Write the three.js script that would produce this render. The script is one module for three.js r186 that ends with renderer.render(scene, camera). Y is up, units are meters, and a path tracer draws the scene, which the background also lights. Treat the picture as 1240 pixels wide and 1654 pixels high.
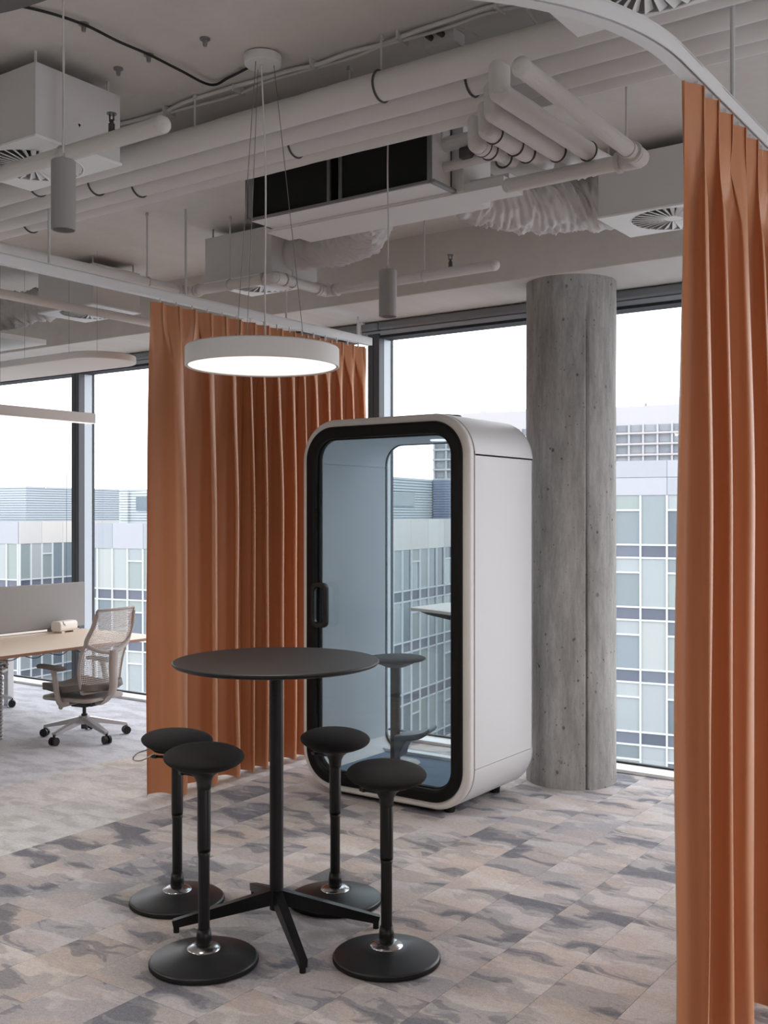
import * as THREE from 'three';
import { RoundedBoxGeometry } from 'three/addons/geometries/RoundedBoxGeometry.js';
import { mergeGeometries, mergeVertices, toCreasedNormals } from 'three/addons/utils/BufferGeometryUtils.js';
import { RectAreaLightUniformsLib } from 'three/addons/lights/RectAreaLightUniformsLib.js';
import { createNoise2D, createNoise3D } from 'simplex-noise';

// ------------------------------------------------------------ camera, sky, sun, exposure
const scene = new THREE.Scene();
const YAW = Math.atan(1210 / 1712);                       // the window wall is turned 35 degrees from the picture plane
const camera = new THREE.PerspectiveCamera(2 * Math.atan(827 / 1712) * 180 / Math.PI, 1240 / 1654, 0.05, 600);
camera.position.set(0, 1.65, 0);
camera.rotation.set(0, YAW, 0);
camera.setViewOffset(1240, 1654, 0, -4, 1240, 1654);      // lens shift: the horizon lies 4 px below the middle

const renderer = new THREE.WebGLRenderer({ antialias: true });
renderer.toneMapping = THREE.LinearToneMapping;
renderer.toneMappingExposure = 1.0;
renderer.shadowMap.enabled = true;
renderer.shadowMap.type = THREE.PCFSoftShadowMap;
RectAreaLightUniformsLib.init();

function rng(seed) { let s = seed >>> 0; return () => { s = (s + 0x6D2B79F5) | 0; let t = Math.imul(s ^ (s >>> 15), 1 | s); t = (t + Math.imul(t ^ (t >>> 7), 61 | t)) ^ t; return ((t ^ (t >>> 14)) >>> 0) / 4294967296; }; }
const rnd = rng(7);
const n2 = createNoise2D(rng(11)), n3 = createNoise3D(rng(13));
const fbm = (x, y, o = 4) => { let s = 0, a = 0.5, f = 1; for (let i = 0; i < o; i++) { s += a * n2(x * f, y * f); a *= 0.5; f *= 2.03; } return s; };
const clamp = (v, a = 0, b = 1) => Math.min(b, Math.max(a, v));
const smooth = (a, b, v) => { const t = clamp((v - a) / (b - a)); return t * t * (3 - 2 * t); };

{ // overcast sky with faint cloud structure
  const W = 256, Hh = 128, data = new Float32Array(W * Hh * 4);
  for (let j = 0; j < Hh; j++) for (let i = 0; i < W; i++) {
    const th = (j + 0.5) / Hh * Math.PI - Math.PI / 2, ph = (i + 0.5) / W * 2 * Math.PI;
    const x = Math.cos(th) * Math.cos(ph), y = Math.sin(th), z = Math.cos(th) * Math.sin(ph);
    const c = n3(x * 2.2, y * 5, z * 2.2) * 0.5 + n3(x * 5, y * 11, z * 5) * 0.25;
    const l = 3.0 * (1 + 0.035 * c), k = (j * W + i) * 4;
    data[k] = 1.0 * l; data[k + 1] = 1.015 * l; data[k + 2] = 1.06 * l; data[k + 3] = 1;
  }
  const sky = new THREE.DataTexture(data, W, Hh, THREE.RGBAFormat, THREE.FloatType);
  sky.mapping = THREE.EquirectangularReflectionMapping; sky.magFilter = THREE.LinearFilter; sky.needsUpdate = true;
  scene.background = sky; scene.environment = sky; scene.backgroundIntensity = 1.0;
}
const sun = new THREE.DirectionalLight(0xfff4e6, 0.9);    // weak sun behind haze, along the facades, not into the room
sun.position.set(60, 42, 6); sun.target.position.set(-30, -10, -40);
sun.castShadow = true; sun.shadow.radius = 18; sun.shadow.mapSize.set(2048, 2048);
Object.assign(sun.shadow.camera, { left: -90, right: 90, top: 90, bottom: -90, near: 1, far: 260 });
scene.add(sun, sun.target);

// ------------------------------------------------------------ helpers
const used = {};
const numbered = n => { const k = used[n] = (used[n] ?? -1) + 1; return k ? `${n}_${String(k).padStart(3, '0')}` : n; };
const V = (x, y, z) => new THREE.Vector3(x, y, z);
const M4 = new THREE.Matrix4();
function clean(g) {
  g = g.index ? g.toNonIndexed() : g;
  for (const k of Object.keys(g.attributes)) if (!['position', 'normal', 'uv'].includes(k)) g.deleteAttribute(k);
  if (!g.attributes.uv) g.setAttribute('uv', new THREE.BufferAttribute(new Float32Array(g.attributes.position.count * 2), 2));
  if (!g.attributes.normal) g.computeVertexNormals();
  g.morphAttributes = {}; g.clearGroups();
  return g;
}
const merge = list => list.length === 1 ? list[0] : mergeGeometries(list.map(clean));
function mesh(name, geo, mat, parent) {
  const m = new THREE.Mesh(Array.isArray(geo) ? merge(geo) : geo, mat);
  m.name = parent ? name : numbered(name); m.castShadow = m.receiveShadow = true;
  (parent || scene).add(m);
  return m;
}
function tag(o, label, category, group) { o.userData.label = label; o.userData.category = category; if (group) o.userData.group = group; return o; }
function thing(name, label, category, pos = [0, 0, 0], turn = 0, group) {
  const g = new THREE.Group(); g.name = numbered(name); g.position.set(...pos); g.rotation.y = turn; scene.add(g);
  return tag(g, label, category, group);
}
function struct(name, geo, mat, label) { const m = mesh(name, geo, mat); m.userData.kind = 'structure'; if (label) { m.userData.label = label; } return m; }
const box = (w, h, d, x, y, z, r = 0) => (r ? new RoundedBoxGeometry(w, h, d, 2, Math.min(r, w / 2.01, h / 2.01, d / 2.01)) : new THREE.BoxGeometry(w, h, d)).translate(x, y, z);
const bx = (x0, x1, y0, y1, z0, z1, r = 0) => box(Math.abs(x1 - x0), Math.abs(y1 - y0), Math.abs(z1 - z0), (x0 + x1) / 2, (y0 + y1) / 2, (z0 + z1) / 2, r);
const cyl = (r0, r1, h, x, y, z, seg = 24) => new THREE.CylinderGeometry(r1, r0, h, seg).translate(x, y + h / 2, z);   // r0 at the bottom
function rod(a, b, r, seg = 12, r2 = r) {
  const d = b.clone().sub(a), g = new THREE.CylinderGeometry(r2, r, d.length(), seg);
  g.applyQuaternion(new THREE.Quaternion().setFromUnitVectors(V(0, 1, 0), d.clone().normalize()));
  return g.translate((a.x + b.x) / 2, (a.y + b.y) / 2, (a.z + b.z) / 2);
}
const tube = (pts, r, seg = 40, rad = 10, closed = false, tension = 0.5) => new THREE.TubeGeometry(new THREE.CatmullRomCurve3(pts, closed, 'catmullrom', tension), seg, r, rad, closed);
const lathe = (prof, seg = 48, x = 0, y = 0, z = 0) => new THREE.LatheGeometry(prof.map(p => new THREE.Vector2(p[0], p[1])), seg).translate(x, y, z);
function barTaper(a, b, w0, h0, w1, h1) {     // tapered rectangular bar from a to b
  const d = b.clone().sub(a), L = d.length(), g = new THREE.BoxGeometry(1, 1, L, 1, 1, 4), p = g.attributes.position;
  for (let i = 0; i < p.count; i++) { const t = p.getZ(i) / L + 0.5; p.setX(i, p.getX(i) * (w0 + (w1 - w0) * t)); p.setY(i, p.getY(i) * (h0 + (h1 - h0) * t)); }
  g.computeVertexNormals(); g.translate(0, 0, L / 2);
  const m = new THREE.Matrix4().lookAt(b, a, V(0, 1, 0)); m.setPosition(a);
  return g.applyMatrix4(m);
}
function roundRect(x0, x1, y0, y1, r, path = new THREE.Shape()) {
  path.moveTo(x0 + r, y0); path.lineTo(x1 - r, y0); path.absarc(x1 - r, y0 + r, r, -Math.PI / 2, 0); path.lineTo(x1, y1 - r); path.absarc(x1 - r, y1 - r, r, 0, Math.PI / 2);
  path.lineTo(x0 + r, y1); path.absarc(x0 + r, y1 - r, r, Math.PI / 2, Math.PI); path.lineTo(x0, y0 + r); path.absarc(x0 + r, y0 + r, r, Math.PI, 1.5 * Math.PI);
  return path;
}
const extrude = (shape, depth, bevel = 0, seg = 3, curve = 14) => new THREE.ExtrudeGeometry(shape, { depth: depth - 2 * bevel, bevelEnabled: bevel > 0, bevelSize: bevel, bevelThickness: bevel, bevelOffset: -bevel, bevelSegments: seg, curveSegments: curve }).translate(0, 0, bevel);
function gridGeo(nu, nv, f, closedU = false) {   // f(u, v) -> [x, y, z]
  const pos = [], uv = [], idx = [];
  for (let j = 0; j <= nv; j++) for (let i = 0; i <= nu; i++) { const p = f(i / nu, j / nv); pos.push(p[0], p[1], p[2]); uv.push(p[3] ?? i / nu, p[4] ?? j / nv); }
  for (let j = 0; j < nv; j++) for (let i = 0; i < nu; i++) { const a = j * (nu + 1) + i, b = a + 1, c = a + nu + 1, d = c + 1; idx.push(a, b, d, a, d, c); }
  const g = new THREE.BufferGeometry(); g.setAttribute('position', new THREE.Float32BufferAttribute(pos, 3)); g.setAttribute('uv', new THREE.Float32BufferAttribute(uv, 2)); g.setIndex(idx); g.computeVertexNormals();
  return g;
}
function thicken(g, t) {       // give a sheet a second side and rims
  const p = g.attributes.position, n = g.attributes.normal, N = p.count, pos = new Float32Array(N * 6), uv = new Float32Array(N * 4);
  for (let i = 0; i < N; i++) for (let k = 0; k < 3; k++) { pos[i * 3 + k] = p.array[i * 3 + k]; pos[(N + i) * 3 + k] = p.array[i * 3 + k] - n.array[i * 3 + k] * t; }
  uv.set(g.attributes.uv.array); uv.set(g.attributes.uv.array, N * 2);
  const I = g.index.array, out = [], edge = new Map();
  for (let i = 0; i < I.length; i += 3) {
    const [a, b, c] = [I[i], I[i + 1], I[i + 2]]; out.push(a, b, c, a + N, c + N, b + N);
    for (const [u, v] of [[a, b], [b, c], [c, a]]) { const k = u < v ? u * N + v : v * N + u; edge.has(k) ? edge.delete(k) : edge.set(k, [u, v]); }
  }
  for (const [u, v] of edge.values()) out.push(u, u + N, v + N, u, v + N, v);
  const r = new THREE.BufferGeometry(); r.setAttribute('position', new THREE.BufferAttribute(pos, 3)); r.setAttribute('uv', new THREE.BufferAttribute(uv, 2)); r.setIndex(out); r.computeVertexNormals();
  return r;
}
function tex(w, h, f, srgb = true, repeat) {
  const d = new Uint8Array(w * h * 4);
  for (let j = 0; j < h; j++) for (let i = 0; i < w; i++) { const c = f(i / w, j / h, i, j), k = (j * w + i) * 4; d[k] = clamp(c[0], 0, 255); d[k + 1] = clamp(c[1], 0, 255); d[k + 2] = clamp(c[2], 0, 255); d[k + 3] = 255; }
  const t = new THREE.DataTexture(d, w, h); t.magFilter = THREE.LinearFilter; t.minFilter = THREE.LinearMipmapLinearFilter; t.generateMipmaps = true; t.wrapS = t.wrapT = THREE.RepeatWrapping;
  if (srgb) t.colorSpace = THREE.SRGBColorSpace; if (repeat) t.repeat.set(...repeat); t.needsUpdate = true;
  return t;
}
const std = (color, roughness = 0.6, metalness = 0, extra = {}) => new THREE.MeshStandardMaterial({ color, roughness, metalness, ...extra });
const phys = (color, roughness, extra = {}) => new THREE.MeshPhysicalMaterial({ color, roughness, ...extra });
function planarUV(g, ax, ay, s = 1) {      // uv in metres from two axes
  const p = g.attributes.position, uv = new Float32Array(p.count * 2), get = { x: 'getX', y: 'getY', z: 'getZ' };
  for (let i = 0; i < p.count; i++) { uv[i * 2] = p[get[ax]](i) * s; uv[i * 2 + 1] = p[get[ay]](i) * s; }
  g.setAttribute('uv', new THREE.BufferAttribute(uv, 2)); return g;
}

// ------------------------------------------------------------ materials
const periodic = (u, v, f, o = 4) => { const a = u * 2 * Math.PI, b = v * 2 * Math.PI; let s = 0, amp = 0.5, k = f; for (let i = 0; i < o; i++) { s += amp * (n3(Math.cos(a) * k + i * 7, Math.sin(a) * k, Math.cos(b) * k) + n3(Math.sin(b) * k, Math.cos(a) * k + 3, Math.sin(a) * k - i)) * 0.5; amp *= 0.5; k *= 2; } return s; };
const paintBump = tex(512, 512, (u, v) => { const c = 128 + 90 * periodic(u, v, 2.5, 5); return [c, c, c]; }, false);
const paintMap = tex(512, 512, (u, v) => { const c = periodic(u, v, 0.8, 5) * 9 + periodic(v, u, 6, 3) * 5; return [236 + c, 234 + c, 231 + c]; });
const ceilMat = std(0xe0ddda, 0.9, 0, { map: paintMap, bumpMap: paintBump, bumpScale: 0.004 });
const wallMat = std(0xdddbd8, 0.9, 0, { bumpMap: paintBump, bumpScale: 0.003 });
const pipeMat = std(0xd6d3d0, 0.72, 0, { bumpMap: paintBump, bumpScale: 0.004 });
const ductMat = std(0xd9d7d5, 0.65);
const plateMat = std(0xe9e9e8, 0.5);
const boxMat = std(0xcfcdcb, 0.7, 0, { bumpMap: paintBump, bumpScale: 0.001 });
const flexMat = std(0xcfccca, 0.6);
const bandMat = std(0x4a4847, 0.6);
const blackCable = std(0x151515, 0.6);
const rodMat = std(0xcac8c6, 0.55, 0.2);
const filterMat = std(0x1b1c1b, 0.95);
const galvMat = std(0x8d8c8b, 0.45, 0.6);
const frameDark = std(0x53565a, 0.5, 0.3);
const frameMid = std(0x83878c, 0.45, 0.3);
const frameLight = std(0xb4bcc4, 0.4, 0.25);
const gasket = std(0x1f2328, 0.6);
const sillMat = std(0xe8e8e8, 0.45);
const paneMat = phys(0xffffff, 0.02, { transmission: 1, thickness: 0, ior: 1.45, specularIntensity: 0.6 });
const podGlass = phys(0xf3f7f8, 0.02, { transmission: 1, thickness: 0, ior: 1.5 });
const trackMat = std(0xdedede, 0.4);
const blackMetal = std(0x080809, 0.42, 0.2);
const blackBase = std(0x2c2e31, 0.36, 0.2);
const blackTop = std(0x111111, 0.48);
const rubber = std(0x080808, 0.85);
const chrome = std(0xb9bbbd, 0.22, 1);
const whiteLacquer = std(0xd3d3d4, 0.42);
const lampWhite = std(0xdededc, 0.5);

// carpet: one 2.4 m sheet of pattern, tiles are cut from it at random places
const carpetMap = tex(1024, 1024, (u, v) => {
  const x = u * 2.4, z = v * 2.4;
  const wx = x + 0.05 * n2(x * 4, z * 9), wz = z + 0.03 * n2(x * 5 + 9, z * 7);
  const m = fbm(wx * 1.2, wz * 3.6, 6) + 0.3 * fbm(wx * 0.6 + 5, wz * 0.9, 2) + 0.07 * fbm(wx * 9, wz * 24, 3);
  const fine = fbm(x * 30, z * 45, 3) * 10 + (rnd() - 0.5) * 26;
  const d = smooth(0.14, 0.24, m) * 0.62 + smooth(0.3, 0.42, m) * 0.38, l = smooth(-0.05, -0.25, m), pk = smooth(0.05, 0.35, n2(x * 1.7 + 3, z * 3.1 - 8));
  let c = [180, 177, 178]; const dk = [120, 122, 130], lt = [206, 202, 200], pp = [198, 186, 179];
  c = c.map((q, i) => q + (lt[i] - q) * l); c = c.map((q, i) => q + (pp[i] - q) * pk * 0.55); c = c.map((q, i) => q + (dk[i] - q) * d * 0.9);
  return c.map(q => q + fine);
});
const carpetLightMap = tex(512, 512, (u, v) => {
  const x = u * 2.4, z = v * 2.4, m = fbm(x * 2.3 + 20, z * 5, 5), f = fbm(x * 25, z * 40, 2) * 12 + (rnd() - 0.5) * 20;
  const k = smooth(0.0, 0.3, m) * -16 + smooth(0, -0.3, m) * 8;
  return [222 + k + f, 220 + k + f, 218 + k + f];
});
const fuzz = tex(256, 256, () => { const c = 90 + rnd() * 120; return [c, c, c]; }, false);
fuzz.repeat.set(12, 12);
const carpetMats = [[1, 1, 1], [0.94, 0.95, 0.99], [1.03, 1.0, 0.98], [0.98, 0.98, 1.01], [1.07, 1.05, 1.05]].map(c => { const m = std(0xffffff, 0.97, 0, { map: carpetMap, bumpMap: fuzz, bumpScale: 0.0015 }); m.color.setRGB(...c.map(q => q * 0.93)); return m; });
const carpetLightMats = [0xffffff, 0xf6f6f8, 0xfaf6f2].map(c => std(c, 0.97, 0, { map: carpetLightMap, bumpMap: fuzz, bumpScale: 0.0015 }));
const carpetBlue = std(0xeef4ff, 0.97, 0, { map: carpetLightMap, bumpMap: fuzz, bumpScale: 0.0015 });

// ------------------------------------------------------------ the setting
const CEIL = 3.47, SOFFIT = 3.09, ZW = -6.43, ZB = -5.782, X0 = -14, X1 = 4.5, Z1 = 5.5;
{
  const fl = struct('floor', bx(X0 - 0.2, X1 + 0.2, -0.3, -0.006, ZW - 0.16, Z1 + 0.2), std(0x8f8b8a, 0.95), 'carpet tile floor');
  const tiles = [];
  const W = 0.2805, L = 0.532, gap = 0.0012;
  const protoG = new Map();
  const tileGeo = (w, l, ox, oz) => { const g = box(w - gap, 0.006, l - gap, 0, 0, 0), p = g.attributes.position, uv = g.attributes.uv; for (let i = 0; i < p.count; i++) uv.setXY(i, (p.getX(i) + w / 2) / 2.4 + ox, (p.getZ(i) + l / 2) / 2.4 + oz); return g; };
  const variants = Array.from({ length: 48 }, () => tileGeo(W, L, rnd() * 0.88, rnd() * 0.77));
  const put = (x, z, l, mat, g) => { const m = mesh('carpet_tile', g, mat, fl); m.position.set(x, -0.003, z); };
  for (let c = -4; c < 10; c++) {                           // patterned zone
    const x = -1.66 - (c + 0.5) * W, off = (((c % 2) + 2) % 2) * 0.27 + (c > 3 ? 0.27 : 0);
    for (let z = -1.15 - off; z > ZW + 0.03; z -= L) {
      const z0 = z, z1 = Math.max(z - L, ZW + 0.03); const full = z0 - z1 > L - 0.01;
      if (z0 - z1 < 0.02) continue;
      const g = full ? variants[Math.floor(rnd() * 48)] : tileGeo(W, z0 - z1, rnd() * 0.88, rnd() * 0.77);
      put(x, (z0 + z1) / 2, z0 - z1, carpetMats[Math.floor(rnd() * 5)], g);
    }
  }
  for (let c = 10; c < 14; c++) {                           // plain light zone beside the aisle
    const x = -1.66 - (c + 0.5) * W, off = (c % 2) * 0.27;
    for (let z = -1.7 - off; z > ZW + 0.03; z -= L) { const z1 = Math.max(z - L, ZW + 0.03); if (z - z1 < 0.02) continue; put(x, (z + z1) / 2, z - z1, carpetLightMats[Math.floor(rnd() * 3)], z - z1 > L - 0.01 ? variants[Math.floor(rnd() * 48)] : tileGeo(W, z - z1, rnd() * 0.8, rnd() * 0.7)); }
  }
  const xl = -1.66 - 14 * W;
  const rest = [[X0, xl, ZW + 0.03, Z1, carpetBlue, 'carpet_field'], [xl, -1.66 - 10 * W, -1.7, Z1, carpetLightMats[0], 'carpet_field'], [-1.66 - 10 * W, -1.66 + 4 * W, -1.15, Z1, carpetMats[0], 'carpet_field'], [-1.66 + 4 * W, X1, ZW + 0.03, Z1, carpetMats[1], 'carpet_field']];
  for (const [a, b, c, d, m, n] of rest) mesh(n, planarUV(bx(a, b, -0.006, -0.0004, c, d), 'x', 'z', 1 / 2.4), m, fl);

  struct('ceiling', planarUV(bx(X0 - 0.2, X1 + 0.2, CEIL, CEIL + 0.3, ZW - 0.3, Z1 + 0.2), 'x', 'z', 0.5), ceilMat, 'painted concrete ceiling slab');
  struct('trim_1', planarUV(bx(X0, X1, SOFFIT, CEIL + 0.02, ZW - 0.02, ZB, 0.008), 'x', 'y', 0.5), ceilMat, 'painted concrete downstand beam along the windows');
  struct('wall_back', bx(X0 - 0.2, X1 + 0.2, 0, CEIL, Z1, Z1 + 0.2), wallMat, 'plain wall behind the room');
  struct('wall_left', bx(X0 - 0.2, X0, 0, CEIL, ZW - 0.2, Z1), wallMat, 'plain far wall of the office');
  // slab edge outside
  struct('wall_front', [bx(X0 - 0.2, X1 + 0.2, SOFFIT - 0.02, CEIL + 0.6, ZW - 0.3, ZW - 0.02), bx(X0 - 0.2, X1 + 0.2, -0.6, -0.02, ZW - 0.3, ZW - 0.16)], wallMat, 'slab edge above the glazing');
}

// window wall: mullions every 3.4 m, one pane between each pair
{
  const xs = [-11.4, -8.03, -4.59, -1.2, 2.2, X1];
  let prev = X0, k = 1;
  for (const x of xs) {
    const g = new THREE.Group(); g.name = `window_${k++}`; g.userData.kind = 'structure'; g.userData.label = 'floor to ceiling window pane with grey frame'; scene.add(g);
    if (x < X1) {
      mesh('mullion', [bx(x - 0.105, x, 0.0, 3.0, ZW - 0.07, ZW, 0.004)], frameDark, g);
      mesh('mullion_groove', [bx(x - 0.056, x - 0.049, 0.02, 2.97, ZW - 0.03, ZW + 0.0006)], gasket, g);
      mesh('mullion_fin', [bx(x - 0.1, x - 0.004, 0.0, 3.0, ZW - 0.16, ZW - 0.07)], frameLight, g);
      mesh('gasket', [bx(x - 0.11, x + 0.001, 0.0, 3.0, ZW - 0.185, ZW - 0.16)], gasket, g);
    }
    mesh('pane', bx(prev, x - 0.1, 0.02, 2.98, ZW - 0.152, ZW - 0.148), paneMat, g);
    mesh('head_rail', [bx(prev, x, 2.985, 3.02, ZW - 0.16, ZW - 0.01, 0.003)], frameLight, g);
    mesh('head_gasket', [bx(prev, x, 2.965, 2.985, ZW - 0.15, ZW - 0.004)], gasket, g);
    mesh('blind_cassette', [bx(prev, x, 3.022, 3.086, ZW - 0.12, ZW + 0.02, 0.02)], frameMid, g);
    mesh('sill', [bx(prev, x, 0, 0.022, ZW - 0.15, ZW + 0.03, 0.004)], sillMat, g);
    if (x < X1) { mesh('guide_wire', cyl(0.0015, 0.0015, 3.0, x - 0.17, 0.02, ZW + 0.005, 6), frameDark, g); mesh('blind_bracket', [bx(x - 0.18, x - 0.15, 2.99, 3.085, ZW + 0.012, ZW + 0.04, 0.004), bx(x - 0.16, x - 0.12, 3.075, 3.088, ZW + 0.012, ZW + 0.04)], sillMat, g); }
    mesh('bottom_gasket', [bx(prev, x, 0.022, 0.034, ZW - 0.16, ZW - 0.13)], gasket, g);
    prev = x;
  }
  // unseen glazed gable out of the frame, placed to light the flank of the booth
  const g = new THREE.Group(); g.name = `window_${k++}`; g.userData.kind = 'structure'; g.userData.label = 'unseen glazed gable out of view, lighting the flank of the booth'; scene.add(g);
  for (const z of [-3.1, -1.4, 0.2]) mesh('mullion', bx(X1, X1 + 0.14, 0, 2.98, z - 0.05, z + 0.05), frameDark, g);
  mesh('pane', bx(X1 + 0.1, X1 + 0.104, 0.02, 2.98, -3.1, 0.2), paneMat, g);
  struct('wall_right', [bx(X1, X1 + 0.2, 2.98, CEIL, ZW, Z1), bx(X1, X1 + 0.2, 0, 2.98, 0.25, Z1), bx(X1, X1 + 0.2, 0, 2.98, ZW - 0.2, -3.15)], wallMat, 'wall above the unseen gable glazing');
}

// concrete column
{
  const R = 0.2765, cx = -2.864, cz = -6.072;
  const pits = Array.from({ length: 1000 }, () => [rnd(), Math.pow(rnd(), 1.35), 0.0012 + rnd() * rnd() * rnd() * 0.0085, 0.4 + rnd() * 0.6]);
  const grid = new Map(); for (const p of pits) { const k = Math.floor(p[0] * 32) + ',' + Math.floor(p[1] * 32); (grid.get(k) || grid.set(k, []).get(k)).push(p); }
  const conc = tex(1024, 1024, (u, v) => {
    const a = u * 2 * Math.PI, X = Math.cos(a), Z = Math.sin(a), y = v * 3.1;
    let c = 156 + 10 * n3(X * 1.2, y * 0.8, Z * 1.2) + 9 * n3(X * 3 + 4, y * 2.5, Z * 3) + 8 * n3(X * 8, y * 5, Z * 8) + 6 * n3(X * 20, y * 17, Z * 20) + (rnd() - 0.5) * 12;
    c += 3 * n3(X * 14, y * 0.7, Z * 14);
    const gu = Math.floor(u * 32), gv = Math.floor(v * 32);
    for (let i = -1; i <= 1; i++) for (let j = -1; j <= 1; j++) for (const p of grid.get(((gu + i + 32) % 32) + ',' + (gv + j)) || []) {
      let du = Math.abs(u - p[0]); du = Math.min(du, 1 - du) * 1.74; const dv = (v - p[1]) * 3.1, d = Math.hypot(du, dv * 0.8) + 0.0018 * n2(u * 260, v * 460); if (d < p[2] * 1.7) c -= 75 * p[3] * smooth(p[2] * 1.7, p[2] * 0.7, d);
    }
    const sd = Math.abs(u - 0.1251 - 0.0006 * n2(1, v * 9)), low = smooth(0.72, 0.35, v); c -= (22 + 34 * low) * smooth(0.0028 + 0.0032 * low, 0.0012, sd) * smooth(0.93, 0.88, v);   // stained formwork joint
    return [c + 2, c, c - 3];
  });
  const seg = 160, seam = 0.786;  // joint left by the formwork, a real groove
  const g = gridGeo(seg, 24, (u, v) => { const a = u * 2 * Math.PI; const dv = Math.abs(a - seam), r = R - (dv < 0.026 ? 0.012 : 0) * (v < 0.93 ? 1 : 0) - 0.0015 * n2(Math.cos(a) * 2 + 3, v * 6); return [cx + Math.sin(a) * r, v * SOFFIT, cz + Math.cos(a) * r, u, v]; });
  const col = tag(mesh('concrete_column', g, std(0xffffff, 0.85, 0, { map: conc, bumpMap: conc, bumpScale: 0.003 })), 'round bare concrete column with pitted surface standing by the window', 'column');
  col.userData.kind = 'thing';
}

// ------------------------------------------------------------ phone booth
const POD = { x0: -4.062, x1: -2.903, y0: 0.03, y1: 2.205, zf: -4.9, zb: -5.63, r: 0.235 };
{
  const P = POD, w = P.x1 - P.x0, ox = (P.x0 + P.x1) / 2, oz = P.zf, D = P.zf - P.zb;
  const g = thing('phone_booth', 'white rounded acoustic phone booth with black framed glass door and blue felt inside', 'phone booth', [ox, 0, oz]);
  const h = w / 2, t = 0.1, y0 = P.y0, y1 = P.y1, r = P.r, s0 = 0.27, s1 = 1.98, gp = 0.002;
  const toBack = geo => geo.translate(0, 0, -D);
  // shell in pieces: roof cap, floor pan, two flank panels; fine joints between them
  const cap = (sgn) => { const s = new THREE.Shape(); const ya = sgn > 0 ? s1 + gp : s0 - gp, ye = sgn > 0 ? y1 : y0;
    if (sgn > 0) { s.moveTo(h, ya); s.lineTo(h, ye - r); s.absarc(h - r, ye - r, r, 0, Math.PI / 2); s.lineTo(-h + r, ye); s.absarc(-h + r, ye - r, r, Math.PI / 2, Math.PI); s.lineTo(-h, ya); s.lineTo(-h + t, ya); s.absarc(-h + r, ye - r, r - t, Math.PI, Math.PI / 2, true); s.absarc(h - r, ye - r, r - t, Math.PI / 2, 0, true); s.lineTo(h - t, ya); }
    else { s.moveTo(-h, ya); s.lineTo(-h, ye + r); s.absarc(-h + r, ye + r, r, Math.PI, 1.5 * Math.PI); s.lineTo(h - r, ye); s.absarc(h - r, ye + r, r, -Math.PI / 2, 0); s.lineTo(h, ya); s.lineTo(h - t, ya); s.absarc(h - r, ye + r, r - t, 0, -Math.PI / 2, true); s.absarc(-h + r, ye + r, r - t, -Math.PI / 2, -Math.PI, true); s.lineTo(-h + t, ya); }
    return s; };
  const dS = D - 0.06;                       // shell behind the front bead
  mesh('roof_shell', extrude(cap(1), dS, 0.0015, 1, 20).translate(0, 0, -D), whiteLacquer, g);
  mesh('floor_shell', extrude(cap(-1), dS, 0.0015, 1, 20).translate(0, 0, -D), whiteLacquer, g);
  for (const s of [-1, 1]) mesh('side_panel', bx(s * h, s * (h - t), s0, s1, -D, -D + dS, 0.0015), whiteLacquer, g);
  const ring = (inO, inI, z0, depth, bev) => { const a = roundRect(-h + inO, h - inO, y0 + inO, y1 - inO, r - inO); a.holes.push(roundRect(-h + inI, h - inI, y0 + inI, y1 - inI, Math.max(0.03, r - inI), new THREE.Path())); return extrude(a, depth, bev, 5, 20).translate(0, 0, z0); };
  mesh('front_bead', ring(0.0, 0.06, -0.062, 0.062, 0.022), std(0xd9d6d2, 0.45), g);
  mesh('rear_bead', ring(0.0, 0.06, -D - 0.01, 0.03, 0.01), std(0xd9d6d2, 0.45), g);
  const door = mesh('door_frame', ring(0.042, 0.112, -0.05, 0.072, 0.018), phys(0x050505, 0.5, { specularIntensity: 0.5 }), g);
  mesh('door_seal', ring(0.105, 0.12, -0.045, 0.03, 0.004), rubber, door);
  mesh('door_glass', extrude(roundRect(-h + 0.11, h - 0.11, y0 + 0.11, y1 - 0.11, r - 0.11), 0.004).translate(0, 0, -0.02), podGlass, door);
  mesh('rear_frame', ring(0.098, 0.114, -D, 0.018, 0.004), std(0x23282c, 0.5), g);
  mesh('rear_glass', extrude(roundRect(-h + 0.12, h - 0.12, y0 + 0.12, y1 - 0.12, r - 0.12), 0.004).translate(0, 0, -D + 0.02), podGlass, g);
  // felt lining
  const felt = std(0xccd4dc, 0.95, 0, { bumpMap: fuzz, bumpScale: 0.0008 });
  const linS = y => y;
  for (const s of [-1, 1]) mesh('felt_wall', bx(s * (h - t), s * (h - t - 0.008), y0 + 0.16, 1.95, -D + 0.019, -0.06), felt, g);
  { const a = new THREE.Shape(), rr = r - t, e = 0.008; a.moveTo(h - t, 1.953); a.lineTo(h - t, y1 - r); a.absarc(h - r, y1 - r, rr, 0, Math.PI / 2); a.absarc(-h + r, y1 - r, rr, Math.PI / 2, Math.PI); a.lineTo(-h + t, 1.953); a.lineTo(-h + t + e, 1.953); a.absarc(-h + r, y1 - r, rr - e, Math.PI, Math.PI / 2, true); a.absarc(h - r, y1 - r, rr - e, Math.PI / 2, 0, true); a.lineTo(h - t - e, 1.953);
    mesh('felt_ceiling', extrude(a, D - 0.079, 0, 1, 20).translate(0, 0, -D + 0.019), felt, g); }
  mesh('carpet_floor', bx(-h + 0.13, h - 0.13, y0 + 0.1, y0 + 0.112, -D + 0.05, -0.055), std(0x7d93ab, 0.97, 0, { bumpMap: fuzz, bumpScale: 0.002 }), g);
  for (const s of [-1, 1]) mesh('skirting', bx(s * (h - t - 0.008), s * (h - t - 0.016), y0 + 0.1, y0 + 0.17, -D + 0.05, -0.06), std(0x5d6c78, 0.8), g);
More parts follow.
